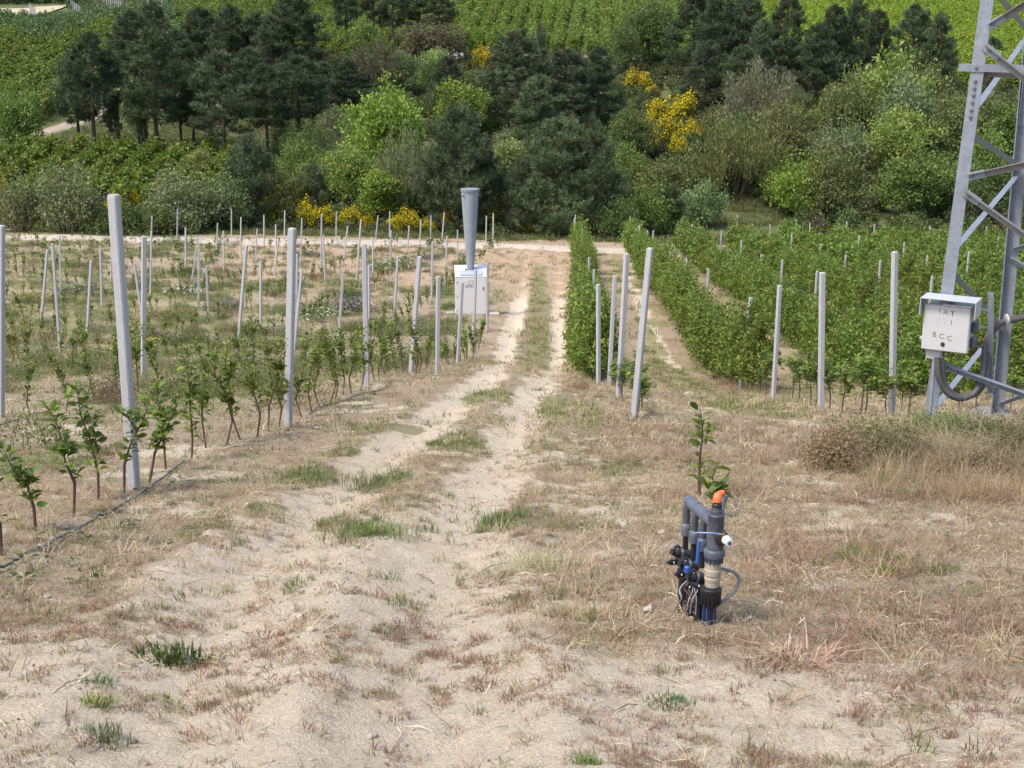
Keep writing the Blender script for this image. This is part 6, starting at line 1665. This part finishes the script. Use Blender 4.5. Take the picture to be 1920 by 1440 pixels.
xs_ = rng.uniform(-48, -2, 4200); ys_ = rng.uniform(14, 112, 4200); so, gr, ru, te, n1, n2 = masks(xs_, ys_)
k = (rng.uniform(0, 1, 4200) < 0.12 + 0.6 * gr) & (-xs_ + 0.06 * ys_ > 4.6) & (xs_ > -0.5 * ys_)
scatter('field_weeds', on_ground(xs_[k], ys_[k]), rng.uniform(0, 6.28, k.sum()), rng.uniform(0.4, 1.3, k.sum()), [(LOWW[j % 3], c) for j, c in enumerate([(0.15, 0.175, 0.06), (0.17, 0.185, 0.085), (0.22, 0.19, 0.11), (0.13, 0.165, 0.055), (0.25, 0.24, 0.16), (0.2, 0.15, 0.1)])], 'low green weeds between the sapling rows')
# ---------------------------------------------------------------- brambles and tall dry grass round the pylon foot
BR = [shrub_shapes('bramble_%d' % k, 0.7, 1.1, 170, 48, 0.042, 0.6) for k in range(2)]
for px, py, w, h, colr, lb in [(1578, 884, 160, 78, (0.26, 0.19, 0.12), 'dry brownish bramble bush at the left of the pylon foot'), (1630, 862, 160, 74, (0.20, 0.20, 0.085), 'green leaved bramble bush beside the brownish one at the pylon foot'), (1672, 880, 120, 80, (0.17, 0.15, 0.08), 'half dry bramble bush in front of the pylon leg'),
                              (1740, 880, 120, 50, (0.24, 0.185, 0.115), 'dry tan bramble bush in front of the pylon leg foot, among tall grass'), (1835, 895, 130, 48, (0.22, 0.165, 0.11), 'brown bramble bush low in the tall grass below the cable loop'), (1905, 900, 120, 48, (0.25, 0.19, 0.125), 'tan bramble bush at the right edge below the pylon'), (1765, 832, 130, 56, (0.13, 0.165, 0.05), 'green weeds between the pylon legs'), (1845, 850, 130, 60, (0.13, 0.15, 0.055), 'green brambles under the rear pylon leg'), (1915, 880, 130, 76, (0.17, 0.15, 0.08), 'half dry brambles at the right edge under the pylon')]:
    g, D = ground(px, py, hf=H); c, s, _, _ = BR[random.randrange(2)]
    t = thing('bramble_bush', lb, 'bush', tuple(g), (0, 0, random.uniform(0, 6)), 'brambles round the pylon foot')
    a = link('foliage', c, t); a.color = (*colr, 1); t.scale = (w * D / F / 1.1,) * 2 + (h * D / F / 0.7,)
tall = [tuft_mesh('tall_straw_%d' % k, 36, 0.46, 0.16, 0.0055, 1.15) for k in range(3)]
pts = []; sc = []
while len(pts) < 760:
    px = rng.uniform(1525, 2020); py = rng.uniform(806, 936)
    if px < 1600 and (py < 860 or py > 905 or rng.uniform() < 0.5): continue
    if px < 1660 and py < 850: continue
    e = 1.0 - 0.55 * S(py, 895, 936)
    if px > 1840 and py < 830: continue
    g, D = ground(px, py); pts.append(g); sc.append(rng.uniform(0.3, 1.0) * e * (0.65 if px < 1640 else 1.0))
pts = np.array(pts); pts[:, 2] = H(pts[:, 0], pts[:, 1])
scatter('tall_dry_grass', pts, rng.uniform(0, 6.28, len(pts)), np.array(sc), MAP(tall, [(0.41, 0.32, 0.20), (0.34, 0.26, 0.155), (0.27, 0.20, 0.13), (0.46, 0.38, 0.26), (0.22, 0.165, 0.105), (0.22, 0.205, 0.10)]), 'tall tan dry grass round the pylon foot', 0.15)
pts = np.array([ground(rng.uniform(1730, 1990), rng.uniform(900, 950))[0] for _ in range(130)]); pts[:, 2] = H(pts[:, 0], pts[:, 1])
scatter('reddish_grass', pts, rng.uniform(0, 6.28, len(pts)), rng.uniform(0.3, 0.5, len(pts)), MAP(tall, [(0.35, 0.225, 0.16), (0.34, 0.24, 0.15), (0.40, 0.29, 0.18)]), 'reddish dry grass below the pylon foot', 0.35)
# dry weeds along the foot of the hedge rows
pts = []; 
for row in range(0, 4):
    yy = np.arange(33, 80, 0.22); xx = 1.05 + 0.0385 * yy + 3.9 * row + rng.normal(size=len(yy)) * 0.32; pts.append(on_ground(xx, yy))
pts = np.concatenate(pts)
scatter('dry_weeds', pts, rng.uniform(0, 6.28, len(pts)), rng.uniform(0.4, 1.0, len(pts)), MAP(tall, [(0.30, 0.19, 0.115), (0.26, 0.19, 0.10), (0.2, 0.19, 0.075), (0.36, 0.27, 0.16)]), 'dry weeds along the foot of the hedge rows', 0.15)
s_ = MB(); s_.box((0, 0, 0.012), (0.16, 0.05, 0.008), bev=0.002); g, D = ground(597, 803, hf=H)
o = s_.build('plastic_scrap', M_WHITE, None, False, tuple(g), (0.1, 0.15, 0.3)); tag(o, 'white plastic scrap lying beside the foot of the tall middle post', 'scrap')

# shapes that were only measured from are not part of the place
for o in [o for o in C.objects if o.parent is None and o.location.z < -400]:
    for c in list(o.children): bpy.data.objects.remove(c)
    bpy.data.objects.remove(o)
